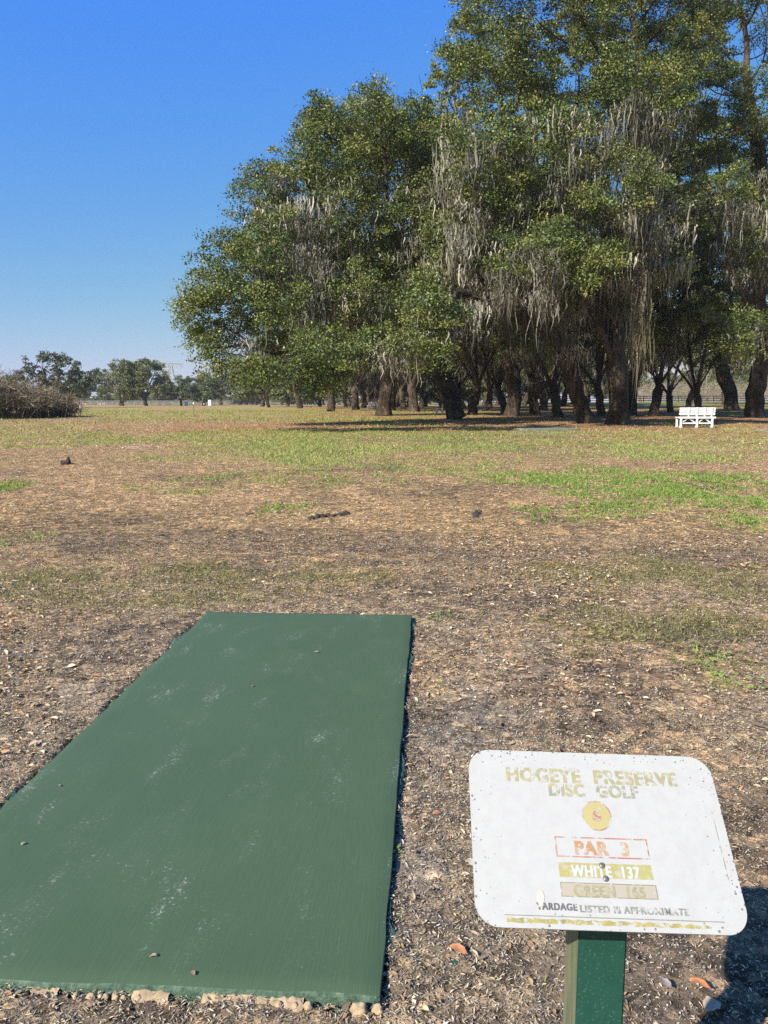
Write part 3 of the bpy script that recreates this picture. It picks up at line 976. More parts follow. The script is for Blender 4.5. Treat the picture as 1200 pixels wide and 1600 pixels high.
def pad_uv(x, y):
    dx, dy = x - PAD[0][0], y - PAD[0][1]
    return dx * pu[0] + dy * pu[1], dx * pv[0] + dy * pv[1]


U, W_ = pad_uv(GX, GY)
groove = np.exp(-((U - pad_w - .025) / .018) ** 2) * (W_ > .1) * (W_ < pad_len) * sstep(.35, .55, fbm(W_ * 3.0, W_ * 0, 66, 4))
GZ = GZ - .055 * groove
inside = (U > -.01) & (U < pad_w + .01) & (W_ > -.01) & (W_ < pad_len + .01)
pdist = np.sqrt(np.clip(np.maximum(-U, U - pad_w), 0, None) ** 2 + np.clip(np.maximum(-W_, W_ - pad_len), 0, None) ** 2)
GZ = GZ + .020 * np.exp(-pdist / .22)
GZ = np.where(inside, -.03, GZ)
C = ground_colour(GX, GY)
nr, na = RR.shape
V = np.stack([GX, GY, GZ], -1).reshape(-1, 3)
i, j = np.meshgrid(np.arange(nr - 1), np.arange(na), indexing='ij')
a = i * na + j; b = i * na + (j + 1) % na
FQ = np.stack([a, b, b + na, a + na], -1).reshape(-1, 4)
# close the hub with one more ring collapsed under the viewer
hub = len(V)
V = np.concatenate([V, [[0, 0, -.012]]])
FQ = np.concatenate([FQ, np.stack([np.full(na, hub), (np.arange(na) + 1) % na, np.arange(na), np.arange(na)], 1)[:, :4]])
tri = FQ[-na:, :3]; FQ = FQ[:-na]
C2 = np.concatenate([C.reshape(-1, 3), [[.15, .12, .09]]])

m, nt, bs = new_mat('field_ground')
att = N(nt, 'ShaderNodeAttribute', attribute_name='tint')
vec = objcoord(nt)
vor = N(nt, 'ShaderNodeTexVoronoi'); vor.inputs['Scale'].default_value = 30; nt.links.new(vec, vor.inputs['Vector'])
vor2 = N(nt, 'ShaderNodeTexVoronoi'); vor2.inputs['Scale'].default_value = 9; nt.links.new(vec, vor2.inputs['Vector'])
nz = noise(nt, vec, 55, 5, .7)
nz2 = noise(nt, vec, 6, 6, .7)
sep = N(nt, 'ShaderNodeSeparateColor'); nt.links.new(vor.outputs['Color'], sep.inputs[0])
sep2 = N(nt, 'ShaderNodeSeparateColor'); nt.links.new(vor2.outputs['Color'], sep2.inputs[0])
k1 = ramp(nt, sep.outputs[0], [(0.0, (.38, .36, .34)), (.45, (.9, .9, .9)), (.8, (1.15, 1.1, 1.05)), (1.0, (1.9, 1.75, 1.55))])
k2 = ramp(nt, nz.outputs[0], [(.3, (.45, .43, .41)), (.6, (1.15, 1.12, 1.1))])
k3 = ramp(nt, nz2.outputs[0], [(.3, (.72, .72, .70)), (.7, (1.22, 1.22, 1.22))])
k4 = ramp(nt, sep2.outputs[0], [(0.0, (.62, .62, .62)), (.6, (1.0, 1.0, 1.0)), (1.0, (1.45, 1.4, 1.3))])
c = mixrgb(nt, 1, att.outputs['Color'], k1, 'MULTIPLY'); c = mixrgb(nt, 1, c, k2, 'MULTIPLY'); c = mixrgb(nt, 1, c, k3, 'MULTIPLY'); c = mixrgb(nt, 1, c, k4, 'MULTIPLY')
g_ = mixrgb(nt, 1, c, (1.60, 1.60, 1.62), 'MULTIPLY')
nt.links.new(g_, bs.inputs['Base Color'])
bs.inputs['Roughness'].default_value = .95; bs.inputs['Specular IOR Level'].default_value = .1
bump(nt, bs, nz.outputs[0], .8, .02)
M_GROUND = m
gme = np_mesh('ground', V, FQ, M_GROUND, smooth=True, point_tint=C2)
go = obj('ground', gme); tag(go, None, None, kind='structure')


# ------------------------------------------------------------------ leaf litter (stuff)
PAL = np.array([[0.541, 0.382, 0.209], [0.615, 0.468, 0.295], [0.369, 0.221, 0.111], [0.418, 0.233, 0.123], [0.442, 0.344, 0.233], [0.185, 0.123, 0.074], [0.565, 0.418, 0.259], [0.681, 0.565, 0.406], [0.271, 0.179, 0.105], [0.147, 0.105, 0.068]])


def scatter_area(n, y0, y1, seed, half=.62):
    r = np.random.default_rng(seed)
    u = r.random(n)
    y = np.sqrt(y0 ** 2 + u * (y1 ** 2 - y0 ** 2))
    x = (r.random(n) * 2 - 1) * half * y
    return x, y, r


def chips(n, y0, y1, seed, L0, L1, asp0, asp1, pal, tilt=.45, dens=None, lift=.006):
    x, y, r = scatter_area(n, y0, y1, seed)
    U, W_ = pad_uv(x, y)
    keep = ~((U > -.004) & (U < pad_w + .004) & (W_ > -.004) & (W_ < pad_len + .004))
    if dens is not None:
        keep &= r.random(n) < dens(x, y)
    keep &= ~((U > pad_w) & (U < pad_w + .05) & (fbm(W_ * 3.0, W_ * 0, 66, 4) > .45) & (r.random(n) < .85))
    x, y = x[keep], y[keep]; n = len(x)
    # real ground height incl. the relief of the sheet
    z = ground_z(x, y)
    RRl = np.sqrt(x * x + y * y)
    z = z + ((fbm(x * .8, y * .8, 41, 3) - .5) * .035 + (fbm(x * 5, y * 5, 42, 3) - .5) * .028 + (vnoise(x * 22, y * 22, 43) - .5) * .012 * (RRl < 9)) * np.exp(-RRl / 60) - .012
    U, W_ = pad_uv(x, y)
    z = z + .020 * np.exp(-np.sqrt(np.clip(np.maximum(-U, U - pad_w), 0, None) ** 2 + np.clip(np.maximum(-W_, W_ - pad_len), 0, None) ** 2) / .22)
    L = L0 + (L1 - L0) * r.random(n) ** 1.6
    Wd = L / (asp0 + (asp1 - asp0) * r.random(n))
    a = r.random(n) * 6.283
    ax = np.stack([np.cos(a), np.sin(a), r.normal(size=n) * tilt * .6], 1); ax /= np.linalg.norm(ax, axis=1)[:, None]
    nr = np.stack([r.normal(size=n) * tilt, r.normal(size=n) * tilt, np.ones(n)], 1)
    nr -= ax * (nr * ax).sum(1)[:, None]; nr /= np.linalg.norm(nr, axis=1)[:, None]
    sd = np.cross(nr, ax)
    p = np.stack([x, y, z + lift * r.random(n) * 2 + np.abs(ax[:, 2]) * L * .35], 1)
    Lc = L[:, None]; Wc = Wd[:, None]
    curl = (r.normal(size=n) * .22)[:, None]
    A = p - ax * Lc * .5; T = p + ax * Lc * .5 + nr * Lc * curl * .6
    B1 = p - ax * Lc * .12 + sd * Wc * .5 + nr * Wc * (.25 + curl); B2 = p + ax * Lc * .22 + sd * Wc * .38 + nr * Wc * (.25 + curl)
    D1 = p - ax * Lc * .12 - sd * Wc * .5 + nr * Wc * (.25 + curl); D2 = p + ax * Lc * .22 - sd * Wc * .38 + nr * Wc * (.25 + curl)
    V = np.stack([A, B1, B2, T, D2, D1], 1).reshape(-1, 3)
    b = np.arange(n) * 6
    Fq = np.stack([np.stack([b, b + 3, b + 2, b + 1], 1), np.stack([b, b + 5, b + 4, b + 3], 1)], 1).reshape(-1, 4)
    c = pal[r.integers(0, len(pal), n)] * (.75 + .5 * r.random((n, 1)))
    c = np.repeat(c, 2, 0)
    return V, Fq, c


def join(parts):
    V, F, C, b = [], [], [], 0
    for v, f, c in parts:
        V.append(v); F.append(f + b); C.append(c); b += len(v)
    return np.concatenate(V), np.concatenate(F), np.concatenate(C)


def d_all(x, y):
    g, band, ol, dk, sd, rb = cover(x, y)
    return np.clip(1.0 - .75 * g - .72 * dk - .3 * ol - .45 * sd - .25 * band, .08, 1)


STRAW = np.array([[0.568, 0.459, 0.307], [0.474, 0.376, 0.25], [0.373, 0.292, 0.192], [0.613, 0.54, 0.399], [0.271, 0.213, 0.156]])
GRIT = np.array([[0.168, 0.138, 0.114], [0.244, 0.199, 0.168], [0.114, 0.094, 0.084], [0.335, 0.29, 0.252], [0.457, 0.419, 0.382]])
litter = join([
    chips(90000, 1.2, 4.0, 1, .003, .010, 1.2, 2.4, GRIT, .6, None, .002),
    chips(130000, 1.2, 4.0, 2, .006, .020, 3.5, 8, STRAW, .35, d_all, .004),
    chips(2600, 1.2, 4.0, 3, .014, .038, 1.8, 3.0, PAL, .3, d_all, .004),
    chips(150000, 4.0, 9.0, 4, .009, .028, 3.0, 7, np.concatenate([STRAW, STRAW, PAL]), .4, d_all, .005),
    chips(26000, 3.0, 9.0, 5, .022, .060, 1.9, 3.0, PAL, .25, lambda x, y: d_all(x, y) * sstep(.50, .66, fbm(x * .8, y * .8, 33, 4)) + .06, .006),
    chips(80000, 4.0, 9.0, 6, .006, .016, 1.2, 2.2, GRIT, .6, None, .004),
    chips(170000, 9.0, 22.0, 7, .016, .046, 2.4, 5.0, np.concatenate([PAL, STRAW]), .4, d_all, .007),
    chips(70000, 22.0, 50.0, 8, .035, .085, 1.8, 3.6, PAL, .4, d_all, .010),
])
o = obj('leaf_litter', np_mesh('leaf_litter', *litter[:2], M_LITTER, tint=litter[2]))
tag(o, 'dry tan and brown oak leaf litter and straw strewn over the field', 'leaf litter', kind='stuff')


# ------------------------------------------------------------------ grass and small weeds (stuff)
def blades(n, y0, y1, seed, h0, h1, w, which, pal, half=.62):
    x, y, r = scatter_area(n, y0, y1, seed, half)
    g, band, ol, dk, sd, rb = cover(x, y)
    d = {'green': g, 'band': np.maximum(band * .8, g), 'olive': np.maximum(ol * .8, .03 + 0 * ol)}[which]
    U, W_ = pad_uv(x, y)
    keep = (r.random(n) < d) & ~((U > -.02) & (U < pad_w + .02) & (W_ > -.02) & (W_ < pad_len + .02))
    x, y = x[keep], y[keep]; n = len(x)
    z = ground_z(x, y) - .01
    h = h0 + (h1 - h0) * r.random(n)
    a = r.random(n) * 6.283; ln = .3 + .9 * r.random(n); b = r.random(n) * 6.283
    p = np.stack([x, y, z], 1)
    s = np.stack([np.cos(a), np.sin(a), 0 * a], 1) * w * (.6 + .8 * r.random((n, 1)))
    t = np.stack([np.cos(b) * ln * h, np.sin(b) * ln * h, h], 1)
    V = np.stack([p - s, p + s, p + t * .62 + s * .75 + np.array([0, 0, .1]) * h[:, None], p + t - s * .1], 1).reshape(-1, 3)
    Fq = np.arange(n * 4).reshape(-1, 4)
    c = pal[r.integers(0, len(pal), n)] * (.75 + .5 * r.random((n, 1)))
    return V, Fq, c


GG = np.array([[0.243, 0.315, 0.081], [0.260, 0.383, 0.077], [0.153, 0.260, 0.054], [0.306, 0.398, 0.107]])
YG = np.array([[0.322, 0.36, 0.113], [0.261, 0.316, 0.092], [0.41, 0.403, 0.169], [0.211, 0.289, 0.072]])
OG = np.array([[0.194, 0.194, 0.059], [0.253, 0.238, 0.075], [0.149, 0.164, 0.053], [0.327, 0.283, 0.134]])
grass = join([
    blades(300000, 8.5, 20, 21, .025, .06, .006, 'green', GG),
    blades(160000, 14, 32, 22, .03, .07, .010, 'band', YG),
    blades(140000, 32, 90, 23, .05, .12, .022, 'band', YG),
    blades(150000, 4.5, 11, 24, .012, .035, .003, 'olive', OG),
    blades(12000, 1.4, 4.5, 25, .008, .022, .002, 'olive', np.concatenate([GG, OG])),
    blades(26000, 3.5, 8.5, 26, .02, .05, .004, 'green', GG),
])


def rosettes(n, y0, y1, seed, size):
    x, y, r = scatter_area(n, y0, y1, seed)
    g, *_ = cover(x, y)
    keep = r.random(n) < np.clip(g, 0, 1)
    U, W_ = pad_uv(x, y)
    keep &= ~((U > -.02) & (U < pad_w + .02) & (W_ > -.02) & (W_ < pad_len + .02))
    x, y = x[keep], y[keep]; n = len(x)
    z = ground_z(x, y)
    Vs = []
    for k in range(5):
        a = k * 1.2566 + r.random(n) * .8; l = size * (.5 + .8 * r.random(n))
        d = np.stack([np.cos(a), np.sin(a), .35 + .3 * r.random(n)], 1); s = np.stack([-np.sin(a), np.cos(a), 0 * a], 1)
        p = np.stack([x, y, z + .004], 1)
        Vs.append(np.stack([p, p + d * (l * .55)[:, None] + s * (l * .33)[:, None], p + d * l[:, None], p + d * (l * .55)[:, None] - s * (l * .33)[:, None]], 1))
    V = np.stack(Vs, 1).reshape(-1, 3)
    Fq = np.arange(len(V)).reshape(-1, 4)
    pal = np.array([[.22, .34, .08], [.27, .38, .10], [.18, .28, .07]])
    return V, Fq, np.repeat(pal[r.integers(0, 3, n)] * (.8 + .4 * r.random((n, 1))), 5, 0)


grass = join([grass, rosettes(14000, 3.3, 9.0, 27, .022), rosettes(30000, 9, 20, 28, .035)])
o = obj('grass', np_mesh('grass', *grass[:2], M_GRASS, tint=grass[2]))
tag(o, 'thin green and yellowed turf and low weeds growing in patches over the field', 'grass', kind='stuff')


# ------------------------------------------------------------------ the green tee pad
def pad_pt(u, w, z):
    return (PAD[0][0] + pu[0] * u + pv[0] * w, PAD[0][1] + pu[1] * u + pv[1] * w, z)


m, nt, bs = new_mat('green_pad_paint')
uvv = N(nt, 'ShaderNodeUVMap')
mp = N(nt, 'ShaderNodeMapping'); nt.links.new(uvv.outputs[0], mp.inputs[0])
v = mp.outputs[0]
mpb = N(nt, 'ShaderNodeMapping'); mpb.inputs['Scale'].default_value = (190, 7, 1); mpb.inputs['Rotation'].default_value = (0, 0, .55); nt.links.new(uvv.outputs[0], mpb.inputs[0])
broom = noise(nt, mpb.outputs[0], 1.0, 3, .6)
big = noise(nt, v, 1.3, 4, .5)
mpc = N(nt, 'ShaderNodeMapping'); mpc.inputs['Rotation'].default_value = (0, 0, .9); mpc.inputs['Scale'].default_value = (2.6, 1.2, 1); nt.links.new(uvv.outputs[0], mpc.inputs[0])
patch = noise(nt, mpc.outputs[0], 1.9, 5, .65)
fine = noise(nt, v, 75, 4, .75)
spk = N(nt, 'ShaderNodeTexVoronoi'); spk.inputs['Scale'].default_value = 60; nt.links.new(v, spk.inputs['Vector'])
base = ramp(nt, big.outputs[0], [(.3, (.066, .109, .055)), (.7, (.075, .121, .062))])
base = mixrgb(nt, 1, base, ramp(nt, broom.outputs[0], [(.3, (.93, .93, .93)), (.7, (1.06, 1.06, 1.06))]), 'MULTIPLY')
# scuffs: where a patch mask and the fine grain agree
ad = N(nt, 'ShaderNodeMath', operation='MULTIPLY_ADD'); ad.inputs[1].default_value = .62; nt.links.new(patch.outputs[0], ad.inputs[0])
fm = N(nt, 'ShaderNodeMath', operation='MULTIPLY'); fm.inputs[1].default_value = .55; nt.links.new(fine.outputs[0], fm.inputs[0]); nt.links.new(fm.outputs[0], ad.inputs[2])
scf = ramp(nt, ad.outputs[0], [(.692, (0, 0, 0)), (.765, (1, 1, 1))])
film = ramp(nt, ad.outputs[0], [(.60, (0, 0, 0)), (.80, (.22, .22, .22))])
c = mixrgb(nt, film, base, (.19, .225, .165))
c = mixrgb(nt, scf, c, (.38, .37, .31))
f2 = noise(nt, v, 130, 2, .5)
c = mixrgb(nt, ramp(nt, f2.outputs[0], [(.735, (0, 0, 0)), (.78, (.6, .6, .6))]), c, (.38, .40, .36))
c = mixrgb(nt, ramp(nt, f2.outputs[0], [(.20, (.6, .6, .6)), (.25, (0, 0, 0))]), c, (.03, .04, .03))
nt.links.new(c, bs.inputs['Base Color'])
bs.inputs['Roughness'].default_value = .62; bs.inputs['Specular IOR Level'].default_value = .35
bump(nt, bs, broom.outputs[0], .28, .004)
M_PAD = m
m, nt, bs = new_mat('green_pad_edge')
v = objcoord(nt)
nn = noise(nt, v, 38, 5, .7)
nt.links.new(ramp(nt, nn.outputs[0], [(.3, (.03, .062, .042)), (.5, (.065, .125, .085)), (.62, (.12, .18, .13))]), bs.inputs['Base Color'])
bump(nt, bs, nn.outputs[0], .8, .012)
bs.inputs['Roughness'].default_value = .7
M_PADEDGE = m
M_CONC = mat_plain('bare_concrete', (.40, .30, .19), .9, .28, 30, .6)

PZ = .042
nu, nw = 60, 150
uu = np.linspace(0, pad_w, nu); ww = np.linspace(0, pad_len, nw)
UU, WW = np.meshgrid(uu, ww, indexing='ij')
# wobble of the hand-floated border
ju = (fbm(WW * 6, 0 * WW, 71, 3) - .5) * .012; jw = (fbm(UU * 7, 0 * UU + 3, 72, 3) - .5) * .016
eu = np.clip(1 - np.minimum(UU, pad_w - UU) / .06, 0, 1); ew = np.clip(1 - np.minimum(WW, pad_len - WW) / .06, 0, 1)
Ux = UU + ju * eu; Wx = WW + jw * ew
Zt = PZ + (fbm(UU * 2.2, WW * 2.2, 73, 3) - .5) * .006 - .006 * np.maximum(eu, ew) ** 3
P3 = np.stack([PAD[0][0] + pu[0] * Ux + pv[0] * Wx, PAD[0][1] + pu[1] * Ux + pv[1] * Wx, Zt], -1)
Vt = P3.reshape(-1, 3)
ii, jj = np.meshgrid(np.arange(nu - 1), np.arange(nw - 1), indexing='ij')
a = (ii * nw + jj).ravel()
Ft = np.stack([a, a + 1, a + nw + 1, a + nw], 1)
root = empty('tee_pad', pad_pt(pad_w / 2, 0, 0))
base0 = np.array(root.location)
tag(root, 'large green painted concrete tee pad with white scuffs, nearest the camera', 'tee pad')
me = np_mesh('pad_slab', Vt - base0, Ft[:, ::-1], M_PAD, smooth=True)
uvl = me.uv_layers.new(name='UVMap')
lv = np.zeros(len(me.loops), np.int32); me.loops.foreach_get('vertex_index', lv)
UVs = np.stack([UU, WW], -1).reshape(-1, 2)
uvl.data.foreach_set('uv', UVs[lv].astype(np.float32).ravel())
slab = obj('slab_top', me, root)
# side skirt: rough edge going down into the soil
border = [(i_, 0) for i_ in range(nu)] + [(nu - 1, j_) for j_ in range(1, nw)] + [(i_, nw - 1) for i_ in range(nu - 2, -1, -1)] + [(0, j_) for j_ in range(nw - 2, 0, -1)]
Bt = np.array([P3[q] for q in border])
cen = Bt.mean(0)
outw = Bt - cen; outw[:, 2] = 0; outw /= np.linalg.norm(outw, axis=1)[:, None]
rows = []
for k, (dz, do) in enumerate([(0, 0), (-.004, .0025), (-.016, .003), (-.034, .004), (-.085, .005)]):
    q = Bt + outw * (do + (np.array([[vnoise(b_[0] * 40, b_[1] * 40, 75 + k)] for b_ in Bt]) - .5) * .008 * (k > 1) * .6)
    q[:, 2] = Bt[:, 2] + dz
    rows.append(q)
nb = len(border)
Ve = np.concatenate(rows)
Fe = []
for k in range(len(rows) - 1):
    q = np.arange(nb)
    Fe.append(np.stack([k * nb + q, (k + 1) * nb + q, (k + 1) * nb + (q + 1) % nb, k * nb + (q + 1) % nb], 1))
obj('slab_edge', np_mesh('slab_edge', Ve - base0, np.concatenate(Fe), M_PADEDGE, smooth=True), root)
# bare tan concrete foot showing along the near edge, in stretches
def foot_strip(u0, u1, seed):
    r = np.random.default_rng(seed)
    n = max(6, int((u1 - u0) / .01))
    us = np.linspace(u0, u1, n)
    pts = []
    for k in range(4):
        z = [-.03, .006, .020, .022][k]; o_ = [-.033, -.028, -.018, .004][k]
        pts.append(np.array([pad_pt(u, o_ + (vnoise(u * 60, k, seed) - .5) * .014 - .010 * 0, z + (vnoise(u * 70, k + 9, seed) - .5) * .014) for u in us]))
    V = np.concatenate(pts)
    Fq = np.concatenate([np.stack([k * n + np.arange(n - 1), k * n + np.arange(1, n), (k + 1) * n + np.arange(1, n), (k + 1) * n + np.arange(n - 1)], 1) for k in range(3)])
    return V, Fq, np.ones((len(Fq), 3))
for q in ((.20, .47, 1), (.56, .66, 2), (.86, .93, 3)):
    fs = foot_strip(*q)
    obj('concrete_foot', np_mesh('concrete_foot', fs[0] - base0, fs[1], M_CONC, smooth=True), root)

def overspill(u_edge, sign_, thr, seed, wmax):
    n = 260
    ws = np.linspace(.02, pad_len - .05, n)
    wdt = np.clip((fbm(ws * 5, ws * 0 + seed, seed, 4) - thr) / (1 - thr), 0, 1) * wmax * 2.2
    V = []
    for w_, d_ in zip(ws, wdt):
        for q, z in ((-.004, .010), (d_ * .5, .016 + .012 * float(vnoise(w_ * 60, 1., seed))), (d_, .006)):
            V.append(pad_pt(u_edge + sign_ * (.004 + q), w_, z))
    V = np.array(V); a_ = np.arange(n - 1) * 3
    keep = (wdt[:-1] > .004) & (wdt[1:] > .004)
    Fq = np.concatenate([np.stack([a_ + k, a_ + k + 1, a_ + 4 + k, a_ + 3 + k], 1)[keep] for k in range(2)])
    obj('paint_overspill', np_mesh('paint_overspill', V - base0, Fq, M_PADEDGE, smooth=True), root)


overspill(pad_w, 1, .46, 5, .045)
overspill(0, -1, .55, 9, .030)

# far tee pad at the grove edge
pc = on_ground(853, 672)
root = empty('tee_pad', (pc[0], pc[1], pc[2]), math.radians(-78))
tag(root, 'small looking green tee pad lying at the edge of the grove shade', 'tee pad')
MB().box((0, 0, .03), (1.55, 2.3, .10), bevel=.015).build('slab_top', mat_plain('worn_green_pad', (.185, .205, .14), .9, .3, 3), root)


# ------------------------------------------------------------------ stones, leaves, bits: single things
def lump_mesh(sx, sy, sz, seed, mat, name):
    bm = bmesh.new(); bmesh.ops.create_icosphere(bm, subdivisions=3, radius=1)
    r = random.Random(seed)
    ox = r.random() * 50
    for v in bm.verts:
        c = v.co
        k = .50 + 1.0 * float(fbm(np.array(c.x * 1.7 + ox), np.array(c.y * 1.7 + c.z * 2.1), seed, 4))
        v.co = Vector((c.x * sx * k, c.y * sy * k, max(c.z, -.45) * sz * k))
    me = bpy.data.meshes.new(name); bm.to_mesh(me); bm.free()
    for p in me.polygons: p.use_smooth = True
    me.materials.append(mat)
    return me


stones = [(593, 1555, .016, 'tan stone at the bare corner of the near pad edge beside the shaded side'), (565, 1557, .024, 'flat tan stone second from the bare corner along the near pad edge'),
          (487, 1552, .013, 'small tan stone by itself under the near pad edge'), (468, 1551, .011, 'smallest tan stone under the middle of the near pad edge'),
          (443, 1551, .011, 'rounded tan stone touching the end of the bare concrete foot'), (229, 1541, .010, 'pointed tan stone under the near pad edge close by a dead twig'),
          (206, 1543, .009, 'low tan stone leaning on the near pad edge'), (195, 1540, .011, 'tan stone, upright and narrow, on the near pad edge'),
          (180, 1541, .009, 'squarish tan stone on the near pad edge'), (170, 1543, .008, 'little tan stone on the near pad edge'), (157, 1542, .013, 'wide tan stone at the start of the near pad edge row'),
          (133, 1540, .009, 'tan stone nearest the weed stalk on the near pad edge')]
for k, (px, py, s, lb) in enumerate(stones):
    p = on_ground(px, py)
    U0, W0 = pad_uv(p[0], p[1])
    q = pad_pt(U0, -.016 - s * .5, .014)
    me = lump_mesh(s * .95, s * .6, s * .95, 500 + k, M_CONC, 'stone')
    o = obj('stone', me); o.location = q
    tag(o, lb, 'stone', 'stones along the pad edge')


def big_leaf(px, py, L, W, rz, colr, label, z=None, seed=0, tiltx=.15, lift=.012):
    r = np.random.default_rng(seed)
    p = on_ground(px, py) if z is None else None
    if z is not None:
        d = ray(px, py); t = (z - CAM_H) / d[2]; p = np.array([0, 0, CAM_H]) + d * t
    n = 11
    t = np.linspace(0, 1, n)
    wd = W * .5 * np.sin(np.pi * t ** .85) ** .8 * (1 + .1 * np.sin(t * 19 + seed))
    cur = L * .07 * np.sin(np.pi * t) * (1 + .5 * r.random())
    rows = []
    for k, f in enumerate([-1, -.5, 0, .5, 1]):
        rows.append(np.stack([(t - .5) * L, f * wd + .01 * L * np.sin(5 * t), cur + abs(f) * wd * .22 + .02 * L * np.sin(9 * t + f * 2)], 1))
    V = np.concatenate(rows)
    Fq = np.concatenate([np.stack([k * n + np.arange(n - 1), k * n + np.arange(1, n), (k + 1) * n + np.arange(1, n), (k + 1) * n + np.arange(n - 1)], 1) for k in range(4)])
    mt = mat_plain('dry_leaf', colr, .6, .28, 40)
    o = obj('fallen_leaf', np_mesh('fallen_leaf', V, Fq, mt, smooth=True))
    o.location = (p[0], p[1], p[2] + lift); o.rotation_euler = (tiltx, .05, rz)
    tag(o, label, 'fallen leaf', 'large fallen leaves')
    return o


big_leaf(717, 1490, .060, .026, -.55, (.52, .22, .10), 'orange brown fallen leaf alone on the soil between pad and sign post', seed=1)
big_leaf(1094, 1543, .058, .020, -.6, (.55, .20, .08), 'bright orange fallen leaf by the shadow of the sign', seed=2)
big_leaf(1038, 1541, .052, .024, 1.9, (.44, .35, .28), 'pale grey tan fallen leaf between the sign post and the orange leaf', seed=3)
big_leaf(1112, 1578, .060, .040, .5, (.40, .30, .22), 'broad dull tan fallen leaf on the very edge of the sign shadow', seed=4)
big_leaf(612, 1530, .045, .018, 1.0, (.50, .34, .20), 'tan fallen leaf tucked against the shaded side of the pad', seed=5)
big_leaf(735, 1352, .042, .024, -1.2, (.50, .42, .33), 'pale oval fallen leaf close by the edge of the sign panel', seed=6)
big_leaf(683, 1275, .04, .022, .4, (.48, .20, .11), 'reddish fallen leaf halfway along the soil strip beside the pad', seed=7)
big_leaf(744, 1243, .045, .022, .2, (.42, .22, .13), 'rusty fallen leaf on the soil short of the sign panel top', seed=8)
for k, (px, py, s, cc, lb) in enumerate([(495, 1020, .026, (.36, .27, .15), 'curled tan leaf lying alone near the far end of the green pad'), (395, 1073, .020, (.22, .17, .12), 'small dull brown leaf on the middle of the green pad'),
                                         (92, 1229, .016, (.34, .28, .2), 'tiny curled leaf on the green pad toward its soil covered side'), (240, 1496, .020, (.45, .30, .18), 'torn tan leaf on the green pad close to its near edge'),
                                         (36, 1320, .016, (.40, .30, .2), 'crumpled brown leaf by the pale scuff on the green pad'), (302, 1523, .016, (.30, .17, .12), 'dark reddish leaf at the near edge of the green pad')]):
    big_leaf(px, py, s * 1.15, s * .7, k * 1.1, cc, lb, z=PZ, seed=20 + k, lift=.005)

# flakes of green paint on the soil
M_FLAKE = mat_plain('paint_flake', (.03, .085, .065), .6, .3, 30)
for k, (px, py, s, lb) in enumerate([(655, 1506, .022, 'largest dark green paint flake on the soil beside the pad'), (656, 1463, .011, 'smaller dark green paint flake just above the largest one'),
                                     (709, 1508, .012, 'dark green paint flake under the orange brown leaf'), (16, 1240, .035, 'dark green paint spill on the soil at the far side of the pad')]):
    p = on_ground(px, py)
    r = random.Random(900 + k)
    n = 14
    ol = [(math.cos(2 * math.pi * q / n) * s * (.5 + .4 * r.random()), math.sin(2 * math.pi * q / n) * s * (.8 + .5 * r.random())) for q in range(n)]
    o = MB().prism(ol, 0, .004, .001).build('paint_flake', M_FLAKE)
    o.location = (p[0], p[1], p[2] + .006); o.rotation_euler = (.1, -.1, r.random())
    tag(o, lb, 'paint flake', 'flakes of green paint')

# clods of dug black soil out on the field
M_SOIL = mat_plain('dark_soil', (.050, .042, .036), .95, .5, 14, .9)
def clod(px, py, n, dx, dy, s, lb, seed):
    p = on_ground(px, py)
    root = None
    bm = bmesh.new()
    r = random.Random(seed)
    for k in range(n):
        f = k / max(1, n - 1) - .5
        me = lump_mesh(s * (.6 + .7 * r.random()), s * (.6 + .6 * r.random()), s * (.5 + .5 * r.random()), seed * 13 + k, M_SOIL, 'tmp')
        b2 = bmesh.new(); b2.from_mesh(me)
        bmesh.ops.translate(b2, verts=b2.verts, vec=(f * dx + r.gauss(0, s * .4), f * dy + r.gauss(0, s * .5), 0))
        t = bpy.data.meshes.new('t'); b2.to_mesh(t); b2.free(); bm.from_mesh(t)
        bpy.data.meshes.remove(t); bpy.data.meshes.remove(me)
    me = bpy.data.meshes.new('soil_clod'); bm.to_mesh(me); bm.free()
    for q in me.polygons: q.use_smooth = True
    me.materials.append(M_SOIL)
    o = obj('soil_clod', me); o.location = (p[0], p[1], p[2] - .01)
    tag(o, lb, 'soil clod', 'clods of dug soil')
clod(516, 806, 9, .42, .36, .055, 'twin heap of dug black soil out in the field ahead of the pad', 3)
clod(744, 804, 7, .10, .55, .05, 'narrow line of dug black soil out in the field, pointing at the grove', 4)
clod(580, 797, 3, .3, .02, .02, 'thin scatter of dark soil crumbs beside the twin heap', 6)
# short dark stub
p = on_ground(107, 725)
o = MB().tube([(-.10, 0, -.02), (0, 0, .05), (.01, 0, .17)], [.13, .07, .012], 7).tube([(0, 0, 0), (.14, .02, .0)], [.05, .02], 6).build('dead_stub', mat_plain('dead_wood', (.045, .03, .025), .9, .3, 20))
o.location = tuple(p); tag(o, 'dark pointed dead stub sticking up from the brown field', 'tree stub')
# fallen limbs
M_DEADW = mat_plain('bleached_wood', (.26, .225, .185), .9, .25, 12, .5)
p = on_ground(1192, 676)
o = MB().tube([(-.5, 0, .02), (-.1, .1, .08), (.5, .05, .18), (1.2, .2, .22)], [.015, .03, .04, .05], 7).tube([(-.1, .05, .08), (.3, -.3, .05), (.6, -.5, .02)], [.025, .02, .01], 6).build('fallen_branch', M_DEADW)
o.location = tuple(p); tag(o, 'bleached fallen branch on the grass past the bench', 'fallen branch')
p = on_ground(12, 1030)
o = MB().tube([(-.12, 0, .012), (0, .01, .018), (.12, .03, .012)], [.004, .005, .003], 6).build('dead_twig', M_DEADW)
o.location = tuple(p); o.rotation_euler = (0, 0, .35); tag(o, 'white bleached twig on the litter away from the pad', 'twig')

